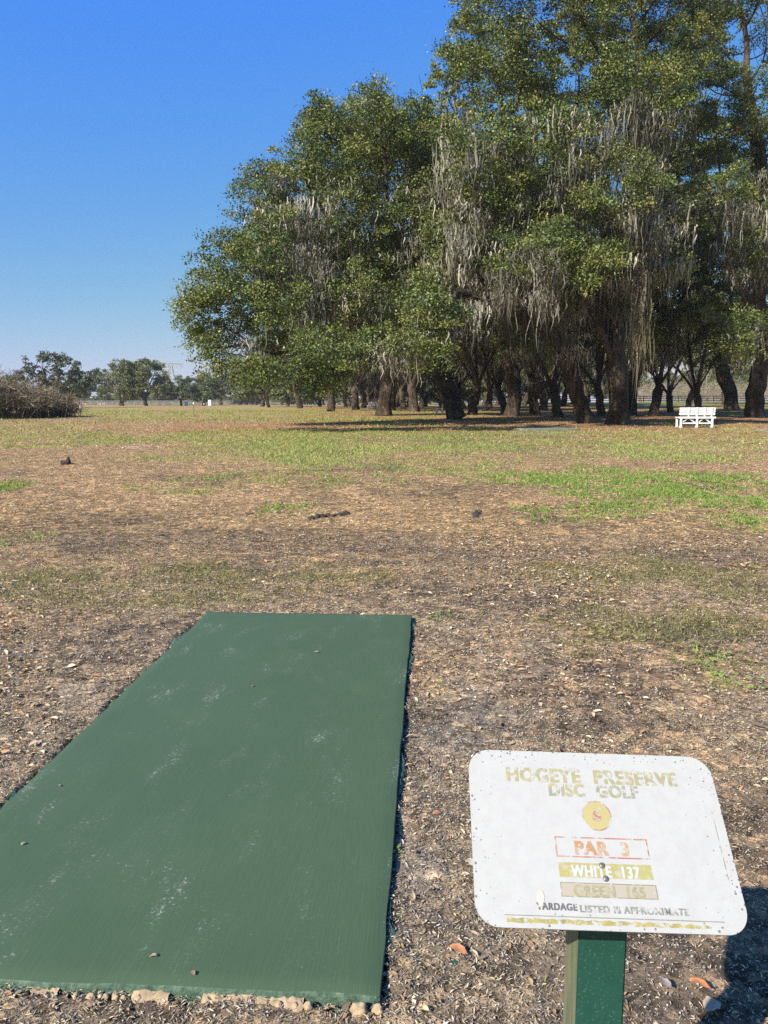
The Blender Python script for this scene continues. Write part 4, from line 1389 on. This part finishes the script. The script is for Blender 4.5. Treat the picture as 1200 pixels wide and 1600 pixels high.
# weed sprig at the pad's side
def sprig(px, py, n, s, lb, seed, colr):
    p = on_ground(px, py); r = np.random.default_rng(seed)
    root = empty('weed', p); tag(root, lb, 'weed', 'small weeds by the pad')
    st = MB(); V, Tt = [], []
    for k in range(n):
        a = r.random() * 6.28; e = np.array([math.cos(a) * s * r.random(), math.sin(a) * s * r.random(), s * (.4 + .5 * r.random())])
        st.tube([(0, 0, 0), tuple(e * .5 + np.array([0, 0, .01])), tuple(e)], [.0014, .0012, .0008], 4)
        for q in range(5):
            b = r.random() * 6.28; l = s * (.22 + .16 * r.random())
            d = np.array([math.cos(b), math.sin(b), .25]) * l; sd = np.array([-math.sin(b), math.cos(b), 0]) * l * .36
            c0 = e * (.75 + .25 * r.random())
            V += [c0, c0 + d * .5 + sd, c0 + d, c0 + d * .5 - sd]; Tt.append(np.array(colr) * (.7 + .6 * r.random()))
    st.build('stem', mat_plain('weed_stem', (.12, .16, .05), .7), root)
    obj('leaves', np_mesh('leaves', np.array(V), np.arange(len(V)).reshape(-1, 4), M_GRASS, tint=np.array(Tt)), root)
sprig(616, 1337, 7, .035, 'yellow green weed sprouting against the shaded side of the pad', 1, (.30, .36, .07))
sprig(772 - 142, 1347, 4, .02, 'pale weed just below the yellow green weed by the pad', 2, (.36, .36, .12))
sprig(28, 1522, 3, .05, 'dead brown weed stalk standing at the near edge of the pad', 3, (.28, .2, .16))

# ------------------------------------------------------------------ the sign
BL, BR, TR, TL = np.array([.152, 1.16, .723]), np.array([.609, 1.157, .708]), np.array([.616, 1.386, .909]), np.array([.160, 1.389, .924])
ex = ((BR - BL) + (TR - TL)); ex /= np.linalg.norm(ex)
ey = ((TL - BL) + (TR - BR)); ey -= ex * ey.dot(ex); ey /= np.linalg.norm(ey)
ez = np.cross(ex, ey)
SC = (BL + BR + TR + TL) / 4
SW, SH = .457, .305


def sl(px, py):
    """photo pixel -> panel's own x, y"""
    d = ray(px, py); o_ = np.array([0, 0, CAM_H])
    t = (SC - o_).dot(ez) / d.dot(ez)
    q = o_ + d * t - SC
    return q.dot(ex), q.dot(ey)


post_x0, post_x1, post_y0, post_y1 = .346, .434, 1.250, 1.338
sroot = empty('tee_sign', ((post_x0 + post_x1) / 2, (post_y0 + post_y1) / 2, 0))
tag(sroot, 'white disc golf tee sign tilted on a green wooden post', 'sign')
sb = np.array(sroot.location)
Ms = Matrix((tuple(ex), tuple(ey), tuple(ez))).transposed()


def sign_frame(o, dz=0.0):
    p = SC + ez * dz - sb
    o.matrix_local = Matrix.Translation(Vector(p)) @ Ms.to_4x4()
    return o


def rrect(w, h, r, n=10):
    out = []
    for cx_, cy_, a0 in ((w / 2 - r, h / 2 - r, 0), (-w / 2 + r, h / 2 - r, 90), (-w / 2 + r, -h / 2 + r, 180), (w / 2 - r, -h / 2 + r, 270)):
        for k in range(n + 1):
            a_ = math.radians(a0 + 90 * k / n)
            out.append((cx_ + r * math.cos(a_), cy_ + r * math.sin(a_)))
    return out


# panel paint: sun-faded white, specks of mildew thickest along the border
m, nt, bs = new_mat('faded_white_panel')
v = objcoord(nt)
n1 = noise(nt, v, 9, 5, .6); n2 = noise(nt, v, 34, 5, .7)
n3 = noise(nt, v, 150, 3, .6)
sp = N(nt, 'ShaderNodeTexVoronoi'); sp.inputs['Scale'].default_value = 170; nt.links.new(v, sp.inputs['Vector'])
spc = N(nt, 'ShaderNodeSeparateColor'); nt.links.new(sp.outputs['Color'], spc.inputs[0])
sx = N(nt, 'ShaderNodeSeparateXYZ'); nt.links.new(v, sx.inputs[0])
def mth(op, a, b=None):
    n = N(nt, 'ShaderNodeMath', operation=op)
    for k_, q in enumerate((a, b)):
        if q is None: continue
        if isinstance(q, (int, float)): n.inputs[k_].default_value = q
        else: nt.links.new(q, n.inputs[k_])
    return n.outputs[0]
edge = mth('MAXIMUM', mth('DIVIDE', mth('ABSOLUTE', sx.outputs[0]), SW / 2), mth('DIVIDE', mth('ABSOLUTE', sx.outputs[1]), SH / 2))
edge = mth('POWER', edge, 5.0)
dot = mth('LESS_THAN', sp.outputs['Distance'], mth('MULTIPLY', mth('ADD', mth('MULTIPLY', edge, .8), .12), mth('MULTIPLY', spc.outputs[1], 0.0031 * 170)))
pick = mth('GREATER_THAN', mth('ADD', spc.outputs[0], mth('MULTIPLY', n1.outputs[0], 1.1)), 1.12)
dot = mth('MULTIPLY', dot, pick)
stain = ramp(nt, n2.outputs[0], [(.35, (.42, .415, .405)), (.55, (.44, .445, .428)), (.75, (.455, .46, .442))])
stain = mixrgb(nt, ramp(nt, n1.outputs[0], [(.56, (0, 0, 0)), (.75, (.35, .35, .35))]), stain, (.375, .37, .36))
c = mixrgb(nt, dot, stain, (.17, .17, .165))
nt.links.new(c, bs.inputs['Base Color'])
bs.inputs['Roughness'].default_value = .5; bs.inputs['Specular IOR Level'].default_value = .4
M_PANEL = m
panel = MB().prism(rrect(SW, SH, .040), -.004, 0, .001).build('sign_panel', M_PANEL, sroot)
sign_frame(panel)


def worn(name, colr, thr=.45, seed=0., under=(.44, .445, .428), scale=60, c2=None):
    colr = tuple(x + (y - x) * .16 for x, y in zip(colr, (.44, .445, .428)))
    m, nt, bs = new_mat(name)
    v = objcoord(nt); mp_ = N(nt, 'ShaderNodeMapping'); mp_.inputs['Location'].default_value = (seed, seed * .7, 0); nt.links.new(v, mp_.inputs[0])
    a_ = noise(nt, mp_.outputs[0], scale, 5, .7); b_ = noise(nt, mp_.outputs[0], scale * .35, 3, .6)
    f_ = ramp(nt, a_.outputs[0], [(thr - .05, (0, 0, 0)), (thr + .06, (1, 1, 1))])
    cc = mixrgb(nt, ramp(nt, b_.outputs[0], [(.4, (0, 0, 0)), (.62, (1, 1, 1))]), colr, c2 or tuple(x * .8 for x in colr))
    nt.links.new(mixrgb(nt, f_, under, cc), bs.inputs['Base Color'])
    bs.inputs['Roughness'].default_value = .55
    return m


def letters(text, x0, x1, y0, y1, mat, name='lettering', bold=.03, dz=.0004):
    """heavy lettering: the outline laid five times, each shifted by the stroke's gain and a hair higher"""
    cu = bpy.data.curves.new('txt', 'FONT'); cu.body = text; cu.size = 1; cu.offset = .006; cu.space_character = 1.14
    to = bpy.data.objects.new('txt', cu); col.objects.link(to)
    dg = bpy.context.evaluated_depsgraph_get(); dg.update()
    me = bpy.data.meshes.new_from_object(to.evaluated_get(dg))
    bpy.data.objects.remove(to); bpy.data.curves.remove(cu)
    n = len(me.vertices); co = np.zeros(n * 3, np.float32); me.vertices.foreach_get('co', co); co = co.reshape(-1, 3)
    mn, mx_ = co.min(0), co.max(0)
    h = (y1 - y0); d = bold * h
    co[:, 0] = x0 + d + (co[:, 0] - mn[0]) / (mx_[0] - mn[0]) * (x1 - x0 - 2 * d)
    co[:, 1] = y0 + d * .6 + (co[:, 1] - mn[1]) / (mx_[1] - mn[1]) * (y1 - y0 - 1.2 * d)
    bm = bmesh.new()
    for k, (sx_, sy_) in enumerate(((0, 0), (-1, -.5), (1, -.5), (-1, .5), (1, .5))):
        c2 = co.copy(); c2[:, 0] += sx_ * d; c2[:, 1] += sy_ * d * 1.2; c2[:, 2] = k * .00004
        m2 = me.copy(); m2.vertices.foreach_set('co', c2.ravel()); bm.from_mesh(m2); bpy.data.meshes.remove(m2)
    bm.to_mesh(me); bm.free()
    me.materials.clear(); me.materials.append(mat)
    o = obj(name, me, panel); o.location = (0, 0, dz)
    return o


def pxbox(pl, pt, pr, pb):
    """panel box from mid-left, mid-right x and top/bottom rows measured at its centre"""
    (xl, yl), (xr, yr) = sl(*pl), sl(*pr)
    (xt, yt), (xb, yb) = sl(*pt), sl(*pb)
    return xl, xr, yb, yt


def flat(name, outline, mat, dz, hole=None):
    bm = bmesh.new()
    if hole is None:
        bm.faces.new([bm.verts.new((x, y, 0)) for x, y in outline])
    else:
        a_ = [bm.verts.new((x, y, 0)) for x, y in outline]; b_ = [bm.verts.new((x, y, 0)) for x, y in hole]
        n = len(a_)
        for k in range(n): bm.faces.new((a_[k], a_[(k + 1) % n], b_[(k + 1) % n], b_[k]))
    me = bpy.data.meshes.new(name); bm.to_mesh(me); bm.free(); me.materials.append(mat)
    o = obj(name, me, panel); o.location = (0, 0, dz)
    return o


def rect(x0, x1, y0, y1): return [(x0, y0), (x1, y0), (x1, y1), (x0, y1)]


YEL = (0.503, 0.476, 0.231)
M_TITLE = worn('faded_yellow_print', (.345, .30, .105), .45, 1.0, scale=70, c2=(.30, .28, .16))
x0, x1, y0, y1 = pxbox((791, 1210), (925, 1203), (1057, 1220), (925, 1225))
letters('HOGEYE  PRESERVE', x0, x1, y0, y1, M_TITLE, bold=.055)
x0, x1, y0, y1 = pxbox((857, 1233), (927, 1226), (997, 1239), (927, 1246))
letters('DISC  GOLF', x0, x1, y0, y1, worn('faded_olive_print', (.33, .30, .125), .45, 3.0, scale=70, c2=(.24, .245, .20)), bold=.055)
# emblem: yellow disc with an orange 6
ccx, ccy = sl(932, 1274.5); rr_ = abs(sl(954, 1275)[0] - ccx)
circ = lambda r_, n=40: [(ccx + r_ * math.cos(2 * math.pi * k / n), ccy + r_ * math.sin(2 * math.pi * k / n)) for k in range(n)]
flat('emblem', circ(rr_), worn('yellow_disc', (.41, .36, .11), .34, 5.0, c2=(.41, .35, .16)), .0003)
flat('emblem_rim', circ(rr_ * 1.05), worn('orange_rim', (.34, .14, .05), .49, 5.5, scale=45), .0005, circ(rr_ * .96))
letters('6', ccx - rr_ * .30, ccx + rr_ * .30, ccy - rr_ * .42, ccy + rr_ * .42, worn('orange_numeral', (.38, .19, .06), .50, 6.0, scale=50, c2=(.34, .11, .05)), bold=.055, dz=.0007)
# PAR box
(xl, yt), (xr, yb) = sl(866, 1306.5), sl(1016, 1343.5)
flat('par_frame', rect(xl, xr, yb, yt), worn('orange_frame', (.39, .23, .145), .46, 7.0, c2=(.36, .075, .055)), .0003, rect(xl + .0022, xr - .0022, yb + .0022, yt - .0022))
x0, x1, y0, y1 = pxbox((898, 1325), (940, 1315), (982, 1328), (940, 1337))
letters('PAR  3', x0, x1, y0, y1, worn('orange_print', (.42, .275, .125), .42, 8.0, c2=(.40, .215, .10)), bold=.055)
# WHITE bar
(xl, yt), (xr, yb) = sl(872, 1347), sl(1021, 1375)
flat('white_tee_bar', rect(xl, xr, yb, yt), worn('yellow_bar', (.33, .295, .07), .45, 9.0, c2=(.37, .335, .12), under=(.40, .395, .27)), .0003)
x0, x1, y0, y1 = pxbox((892, 1360), (945, 1353), (1000, 1364), (945, 1372))
letters('WHITE  137', x0, x1, y0, y1, mat_plain('white_print', (.475, .48, .465), .5, .04), bold=.055, dz=.0006)
# GREEN bar
(xl, yt), (xr, yb) = sl(875, 1378), sl(1029, 1406)
flat('green_tee_bar', rect(xl, xr, yb, yt), worn('tan_bar', (.37, .325, .245), .36, 10.0, c2=(.39, .35, .28), under=(.42, .41, .38)), .0003)
flat('green_tee_frame', rect(xl, xr, yb, yt), worn('khaki_frame', (.20, .185, .08), .42, 10.5), .0004, rect(xl + .0014, xr - .0014, yb + .0014, yt - .0014))
x0, x1, y0, y1 = pxbox((896, 1390), (950, 1384), (1008, 1395), (950, 1402))
letters('GREEN  165', x0, x1, y0, y1, worn('khaki_print', (.245, .225, .11), .48, 11.0, c2=(.30, .275, .14), under=(.36, .325, .235)), bold=.055, dz=.0006)
# small print in two tones
x0, x1, y0, y1 = pxbox((838, 1416), (872, 1411), (902, 1419), (872, 1422.5))
letters('YARDAGE', x0, x1, y0, y1, worn('dark_print', (.075, .075, .08), .36, 12.0, scale=90), bold=.055)
x0, x1, y0, y1 = pxbox((906, 1419.5), (990, 1417), (1076, 1424.5), (990, 1428.5))
letters('LISTED IS APPROXIMATE', x0, x1, y0, y1, worn('grey_print', (.20, .195, .155), .45, 13.0, scale=90), bold=.055)
(xa, ya), (xb_, yb_) = sl(788, 1426), sl(1132, 1441)
flat('border_line', rect(xa, xb_, yb_ - .0007, yb_ + .0007), worn('olive_line', (.19, .18, .11), .40, 14.0), .0003)
(xa, ya), (xb_, yb_) = sl(792, 1436), sl(1112, 1450)
ym = (ya + yb_) / 2
nst = 40
ol = [(xa + (xb_ - xa) * k / nst, ym - .0032 + .0014 * math.sin(k * 1.7) * math.sin(k * .6)) for k in range(nst + 1)]
ol += [(xa + (xb_ - xa) * k / nst, ym + .0036 * (1 - .75 * (k / nst) ** 6) + .0012 * math.sin(k * 2.3)) for k in range(nst, -1, -1)]
flat('yellow_band', ol, worn('yellow_band_print', (.38, .31, .03), .44, 15.0, scale=80, c2=(.25, .22, .08)), .0003)
(xa, ya), (xb_, yb_) = sl(1112, 1268), sl(1141, 1380)
flat('border_line', rect(xa - .0007, xa + .0007, yb_, ya), worn('faint_line', (.24, .22, .13), .46, 16.0), .0003)
# torn pale patch over the first letter
r = random.Random(5)
px_, py_ = sl(844, 1405)
flat('torn_patch', [(px_ + .010 * math.cos(a_) * (.6 + .5 * r.random()) * .8, py_ + .016 * math.sin(a_) * (.7 + .4 * r.random())) for a_ in np.linspace(0, 2 * math.pi, 14, endpoint=False)], mat_plain('bare_backing', (.48, .465, .42), .6, .06), .0009)
M_STEEL = mat_plain('screw_steel', (.20, .19, .18), .45, .2, 200, metal=.5)
for px, py in ((940.5, 1352.5), (946.5, 1373)):
    x_, y_ = sl(px, py)
    bm = bmesh.new(); bmesh.ops.create_uvsphere(bm, u_segments=14, v_segments=8, radius=.0052)
    for q in bm.verts: q.co.z = max(q.co.z, 0) * .55
    me = bpy.data.meshes.new('screw'); bm.to_mesh(me); bm.free(); me.materials.append(M_STEEL)
    for q in me.polygons: q.use_smooth = True
    o = obj('screw', me, panel); o.location = (x_, y_, .0008)
# post, its top cut to the slope of the panel
m, nt, bs = new_mat('green_post_paint')
v = objcoord(nt); geo = N(nt, 'ShaderNodeNewGeometry')
mpz = N(nt, 'ShaderNodeMapping'); mpz.inputs['Scale'].default_value = (1, 1, .12); nt.links.new(v, mpz.inputs[0])
ng = noise(nt, mpz.outputs[0], 60, 5, .6); nsp = noise(nt, v, 260, 2, .5); nb_ = noise(nt, v, 12, 5, .7)
sx = N(nt, 'ShaderNodeSeparateXYZ'); nt.links.new(v, sx.inputs[0])
gcol = ramp(nt, nb_.outputs[0], [(.3, (.008, .060, .042)), (.7, (.013, .082, .058))])
gcol = mixrgb(nt, ramp(nt, nsp.outputs[0], [(.62, (0, 0, 0)), (.74, (.35, .35, .35))]), gcol, (.22, .32, .26))
tan_ = ramp(nt, ng.outputs[0], [(.3, (.09, .105, .06)), (.55, (.15, .165, .10)), (.75, (.19, .21, .13))])
# weathered bare face: by position on the post (its outer side), not by light
side = N(nt, 'ShaderNodeMath', operation='LESS_THAN'); nt.links.new(sx.outputs[0], side.inputs[0]); side.inputs[1].default_value = -.0425
nt.links.new(mixrgb(nt, side.outputs[0], gcol, tan_), bs.inputs['Base Color'])
bs.inputs['Roughness'].default_value = .55; bump(nt, bs, ng.outputs[0], .25, .004)
bm = bmesh.new()
hx, hy = (post_x1 - post_x0) / 2, (post_y1 - post_y0) / 2
def ztop(x, y):
    p0 = SC - ez * .0075
    return p0[2] - (ez[0] * (x + sb[0] - p0[0]) + ez[1] * (y + sb[1] - p0[1])) / ez[2]
cs = [(-hx, -hy), (hx, -hy), (hx, hy), (-hx, hy)]
lo_ = [bm.verts.new((x, y, -.15)) for x, y in cs]; hi_ = [bm.verts.new((x, y, ztop(x, y))) for x, y in cs]
bm.faces.new(lo_[::-1]); bm.faces.new(hi_)
for k in range(4): bm.faces.new((lo_[k], lo_[(k + 1) % 4], hi_[(k + 1) % 4], hi_[k]))
bmesh.ops.bevel(bm, geom=list(bm.edges), offset=.0035, segments=2, affect='EDGES')
me = bpy.data.meshes.new('post'); bm.to_mesh(me); bm.free(); me.materials.append(m)
obj('post', me, sroot)

# ------------------------------------------------------------------ white bench
M_WHITE = mat_plain('white_bench_paint', (.74, .75, .76), .55, .12, 6)


def bench(p, rz, label):
    root = empty('bench', p, rz); tag(root, label, 'bench', 'white benches')
    W = 1.66
    b = MB()
    for k in range(3):
        z = .62 + k * .118
        ol = rrect(W, .112, .05, 6)
        bb = [(x, y) for x, y in ol]
        a0 = [b.bm.verts.new((x, -.02 + k * -.018, z + y)) for x, y in bb]; a1 = [b.bm.verts.new((x, .02 + k * -.018, z + y)) for x, y in bb]
        n = len(a0); b.bm.faces.new(a0); b.bm.faces.new(a1[::-1])
        for q in range(n): b.bm.faces.new((a0[q], a1[q], a1[(q + 1) % n], a0[(q + 1) % n]))
    b.build('backrest', M_WHITE, root)
    s = MB()
    for k in range(4): s.box((0, .09 + k * .125, .46), (W * .98, .115, .04), bevel=.006)
    s.build('seat', M_WHITE, root)
    MB().box((0, -.045, .455), (W * 1.03, .05, .09), bevel=.006).build('seat_rail', M_WHITE, root)
    for x in (-.40, -.02, .34, .66):
        MB().bar((x, .0, .40), (x - .0, -.075, .92), .065, .04).build('back_support', M_WHITE, root)
    for x in (-.74, .0, .70):
        f = MB(); f.box((x, -.03, .22), (.075, .09, .44)); f.bar((x, -.03, .04), (x - .07, -.03, 0.0), .08, .05)
        f.box((x, .44, .22), (.075, .08, .44)); f.build('leg', M_WHITE, root)
    for a_, c_ in (((-.68, .02, .24), (-.36, .02, .43)), ((-.06, .02, .22), (-.36, .02, .41)), ((.06, .02, .22), (.34, .02, .43)), ((.66, .02, .22), (.36, .02, .41))):
        MB().bar(a_, c_, .05, .04).build('brace', M_WHITE, root)
    MB().box((-.0, -.03, .20), (1.42, .035, .06)).build('stretcher', M_WHITE, root)
    return root


pb_ = on_ground(1088, 668)
bench(pb_, .02, 'white slatted bench seen from behind, in front of the slender pale oak')
p2 = gpt(691, 62)
bench(p2, 1.45, 'white bench seen end on past the trunk of the wide leaning oak')
p3 = gpt(585, 96)
bench(p3, .5, 'tiny white bench far inside the grove among thin dark trunks')

# ------------------------------------------------------------------ rail fences
M_BLACK = mat_plain('dark_fence_paint', (.022, .020, .020), .7, .3, 2)
M_GREYW = mat_plain('grey_fence_wood', (.22, .22, .22), .8, .2, 2)


def rail_fence(p, q, n, h, rails, mat, label, pw=.14, rh=.15):
    base_ = np.array(p)
    root = empty('rail_fence', p); tag(root, label, 'fence')
    pts = [np.array(p) + (np.array(q) - np.array(p)) * k / n for k in range(n + 1)]
    for a_ in pts: a_[2] = float(ground_z(a_[0], a_[1]))
    first = None
    for a_ in pts:
        if first is None:
            o = MB().box((0, 0, h / 2 - .1), (pw, pw, h + .25), bevel=.012).build('post', mat, root); first = o
        else:
            o = first.copy(); col.objects.link(o); o.parent = root
        o.location = tuple(a_ - base_)
    for k in range(rails):
        z = h * (.30 + .66 * k / max(1, rails - 1))
        b = MB()
        for a_, c_ in zip(pts, pts[1:]):
            u = a_ - base_ + np.array([0, -.1, z]); w = c_ - base_ + np.array([0, -.1, z])
            b.bar(u, w, .05, rh)
        b.build('rail', mat, root)
    return root


rail_fence(gpt(760, 172), gpt(1420, 160), 36, 1.35, 3, M_BLACK, 'dark three rail horse fence running behind the grove')
rail_fence(gpt(-60, 250), gpt(520, 236), 50, 1.2, 3, M_GREYW, 'pale grey rail fence across the far end of the field', pw=.2, rh=.2)

# ------------------------------------------------------------------ far small things
M_STAKE = mat_plain('dark_stake', (.10, .09, .08), .8, .2)
M_CAP = mat_plain('white_cap', (.78, .78, .76), .6, .06)
for px, py, h, capped, lb in ((126, 651, .78, .22, 'white capped stake standing near the end of the brown thicket'), (303, 651, .95, .08, 'thin dark stake with a small white tip on the green strip before the far trees'),
                              (319, 641, .75, .12, 'thin stake with a white tip, farther off than its dark neighbour')):
    p = on_ground(px, py)
    root = empty('marker_stake', p); tag(root, lb, 'marker stake', 'marker stakes in the field')
    MB().tube([(0, 0, -.1), (.01, 0, h)], [.022, .018], 8).build('stake', M_STAKE, root)
    MB().tube([(.01, 0, h - capped), (.01, 0, h + .01)], [.055, .05], 10).tube([(.01, 0, h + .01), (.01, 0, h + .05)], [.05, .02], 10).build('cap', M_CAP, root)

# white building beyond the far trees
M_WALL = mat_plain('white_wall', (.74, .75, .74), .7, .05)
M_ROOF = mat_plain('grey_roof', (.30, .31, .33), .6, .12)
p = gpt(150, 290)
root = empty('white_building', p, .1); tag(root, 'long low white building half hidden behind the airy tree', 'building')
MB().box((0, 0, 1.5), (9.5, 6, 3.2)).build('wall', M_WALL, root)
b = MB()
vs = [(-5.2, -3.4, 3.05), (5.2, -3.4, 3.05), (5.2, 3.4, 3.05), (-5.2, 3.4, 3.05), (-5.2, 0, 4.6), (5.2, 0, 4.6)]
q = [b.bm.verts.new(x) for x in vs]
for f_ in ((0, 1, 5, 4), (2, 3, 4, 5), (0, 4, 3), (1, 2, 5), (0, 3, 2, 1)): b.bm.faces.new([q[k] for k in f_])
b.build('roof', M_ROOF, root)
MB().box((-1.5, -3.02, 1.1), (2.4, .08, 2.2)).build('door', mat_plain('dark_door', (.08, .08, .09), .6), root)
for px, py, w, h, lb in ((291, 632, .7, .9, 'small white cabinet under the spreading tree below the pylon'), (328, 631, .7, 1.35, 'upright pale cabinet under the field tree nearest the grove')):
    p = gpt(px, 182)
    root = empty('utility_cabinet', p); tag(root, lb, 'cabinet', 'pale cabinets at the field end')
    MB().box((0, 0, h / 2), (w, .7, h), bevel=.04).build('body', M_CAP, root)
    MB().box((0, 0, h + .04), (w + .14, .84, .10), bevel=.02).build('lid', M_GREYW, root)
    MB().box((0, -.36, h / 2), (w * .8, .03, h * .82), bevel=.01).build('door', M_CAP, root)

# lattice pylon
M_GALV = mat_plain('galvanised_steel', (.34, .36, .38), .6, .1)
Yp = 560.0
k_ = Yp / 1214.0
pp = gpt(268, Yp)
root = empty('power_pylon', pp); tag(root, 'grey lattice power pylon with a wide crossarm above the far trees', 'pylon', None)
zt = lambda py: CAM_H + (628 - py) * k_ - pp[2]
cr = MB()
w2 = 19 * k_
zt0, zt1 = zt(568.5), zt(572.5)
for yy in (-.6, .6):
    cr.tube([(-w2 * 1.0, yy, zt0 + 1.0), (w2, yy, zt0 - .2)], .30, 4); cr.tube([(-w2 * .95, yy, zt1 + 1.0), (w2 * .95, yy, zt1 - .2)], .30, 4)
nb2 = 12
for q in range(nb2):
    xa = -w2 + 2 * w2 * q / nb2; xb = xa + w2 / nb2; xc = xa + 2 * w2 / nb2
    dz_ = lambda x: 1.0 - 1.2 * (x + w2) / (2 * w2)
    cr.tube([(xa, 0, zt0 + dz_(xa)), (xb, 0, zt1 + dz_(xb)), (xc, 0, zt0 + dz_(xc))], .22, 4, cap=False)
cr.tube([(-w2 * .35, 0, zt0 + .6), (-w2 * .48, 0, zt(559))], [.34, .18], 4)
cr.build('crossarm', M_GALV, root)
ins = MB()
for cx_ in (-.82, 0, .72):
    x_ = cx_ * w2
    ins.tube([(x_ - 2.3, 0, zt1 + .6), (x_, 0, zt(579.5)), (x_ + 2.3, 0, zt1 + .4)], .20, 4)
ins.build('insulators', M_GALV, root)
lg = MB()
for sx_ in (-1, 1):
    for sy_ in (-1, 1):
        lg.tube([(sx_ * 3.6 + 2, sy_ * 3.6, -.5), (sx_ * 1.2 - .2, sy_ * 1.2, zt1 + .4)], [.36, .28], 4)
for q in range(7):
    f0, f1 = q / 7, (q + 1) / 7
    L0 = lambda f, sx_, sy_: (sx_ * (3.6 - 2.4 * f) + 2 - 2.2 * f, sy_ * (3.6 - 2.4 * f), (zt1 + .4) * f)
    for sy_ in (-1, 1):
        lg.tube([L0(f0, -1, sy_), L0(f1, 1, sy_)], .18, 4); lg.tube([L0(f0, 1, sy_), L0(f1, -1, sy_)], .18, 4)
lg.build('tower_frame', M_GALV, root)

# ------------------------------------------------------------------ light, sky, air
SUN_EL = math.radians(34)
SDX, SDY = math.sin(math.radians(46)), math.cos(math.radians(46))
sun_d = bpy.data.lights.new('sun', 'SUN'); sun_d.energy = 5.0; sun_d.angle = math.radians(.53); sun_d.color = (1.0, .92, .78)
sun = bpy.data.objects.new('sun', sun_d); col.objects.link(sun)
dirv = Vector((SDX * math.cos(SUN_EL), SDY * math.cos(SUN_EL), -math.sin(SUN_EL)))
sun.rotation_euler = dirv.to_track_quat('-Z', 'Y').to_euler()
sun.location = (-30, -30, 40)

w = bpy.data.worlds.new('World'); scene.world = w; w.use_nodes = True
nt = w.node_tree
bg = nt.nodes['Background']
sky = nt.nodes.new('ShaderNodeTexSky'); sky.sky_type = 'NISHITA'; sky.sun_disc = False
sky.sun_elevation = SUN_EL; sky.sun_rotation = math.atan2(-SDX, -SDY)
sky.air_density = 1.0; sky.dust_density = 0.3; sky.ozone_density = 2.0; sky.altitude = 0
# the sky's own colour graded to a deeper blue: per channel gain * value ** power
sc_ = nt.nodes.new('ShaderNodeSeparateColor'); cb_ = nt.nodes.new('ShaderNodeCombineColor')
nt.links.new(sky.outputs[0], sc_.inputs[0])
for k, (gain, power) in enumerate(((.653, 1.25), (.63, .66), (.717, -.26))):
    a_ = nt.nodes.new('ShaderNodeMath'); a_.operation = 'MULTIPLY'; a_.inputs[1].default_value = .14
    b_ = nt.nodes.new('ShaderNodeMath'); b_.operation = 'POWER'; b_.inputs[1].default_value = power
    c_ = nt.nodes.new('ShaderNodeMath'); c_.operation = 'MULTIPLY'; c_.inputs[1].default_value = gain * 5.6
    nt.links.new(sc_.outputs[k], a_.inputs[0]); nt.links.new(a_.outputs[0], b_.inputs[0]); nt.links.new(b_.outputs[0], c_.inputs[0])
    res = c_.outputs[0]
    if k == 2:      # toward the zenith the blue falls off with the sky itself
        d_ = nt.nodes.new('ShaderNodeMath'); d_.operation = 'MULTIPLY'; d_.inputs[1].default_value = 1.85 * 5.6
        e_ = nt.nodes.new('ShaderNodeMath'); e_.operation = 'MINIMUM'
        nt.links.new(a_.outputs[0], d_.inputs[0]); nt.links.new(d_.outputs[0], e_.inputs[0]); nt.links.new(res, e_.inputs[1]); res = e_.outputs[0]
    nt.links.new(res, cb_.inputs[k])
nt.links.new(cb_.outputs[0], bg.inputs['Color'])
bg.inputs['Strength'].default_value = 0.12

hz = MB().box((0, 0, 24.0), (2240, 2240, 52)).build('haze', None)
m = bpy.data.materials.new('thin_haze'); m.use_nodes = True
hn = m.node_tree; hn.nodes.clear()
ho = hn.nodes.new('ShaderNodeOutputMaterial'); hv = hn.nodes.new('ShaderNodeVolumePrincipled')
hv.inputs['Color'].default_value = (.80, .86, .93, 1); hv.inputs['Density'].default_value = .00025; hv.inputs['Anisotropy'].default_value = 0.0
hn.links.new(hv.outputs[0], ho.inputs['Volume'])
hz.data.materials.append(m)
tag(hz, 'thin pale haze of the winter air', 'haze', kind='stuff')

scene.view_settings.view_transform = 'Standard'
scene.view_settings.look = 'None'
scene.view_settings.exposure = 0.62
scene.view_settings.gamma = 1.0
scene.cycles.use_denoising = False
scene.cycles.denoiser = 'OPENIMAGEDENOISE'
scene.cycles.denoising_input_passes = 'RGB_ALBEDO_NORMAL'
scene.cycles.denoising_prefilter = 'ACCURATE'
scene.cycles.max_bounces = 6
scene.cycles.diffuse_bounces = 2
scene.cycles.transmission_bounces = 4
scene.cycles.transparent_max_bounces = 4
scene.cycles.caustics_reflective = False
scene.cycles.caustics_refractive = False
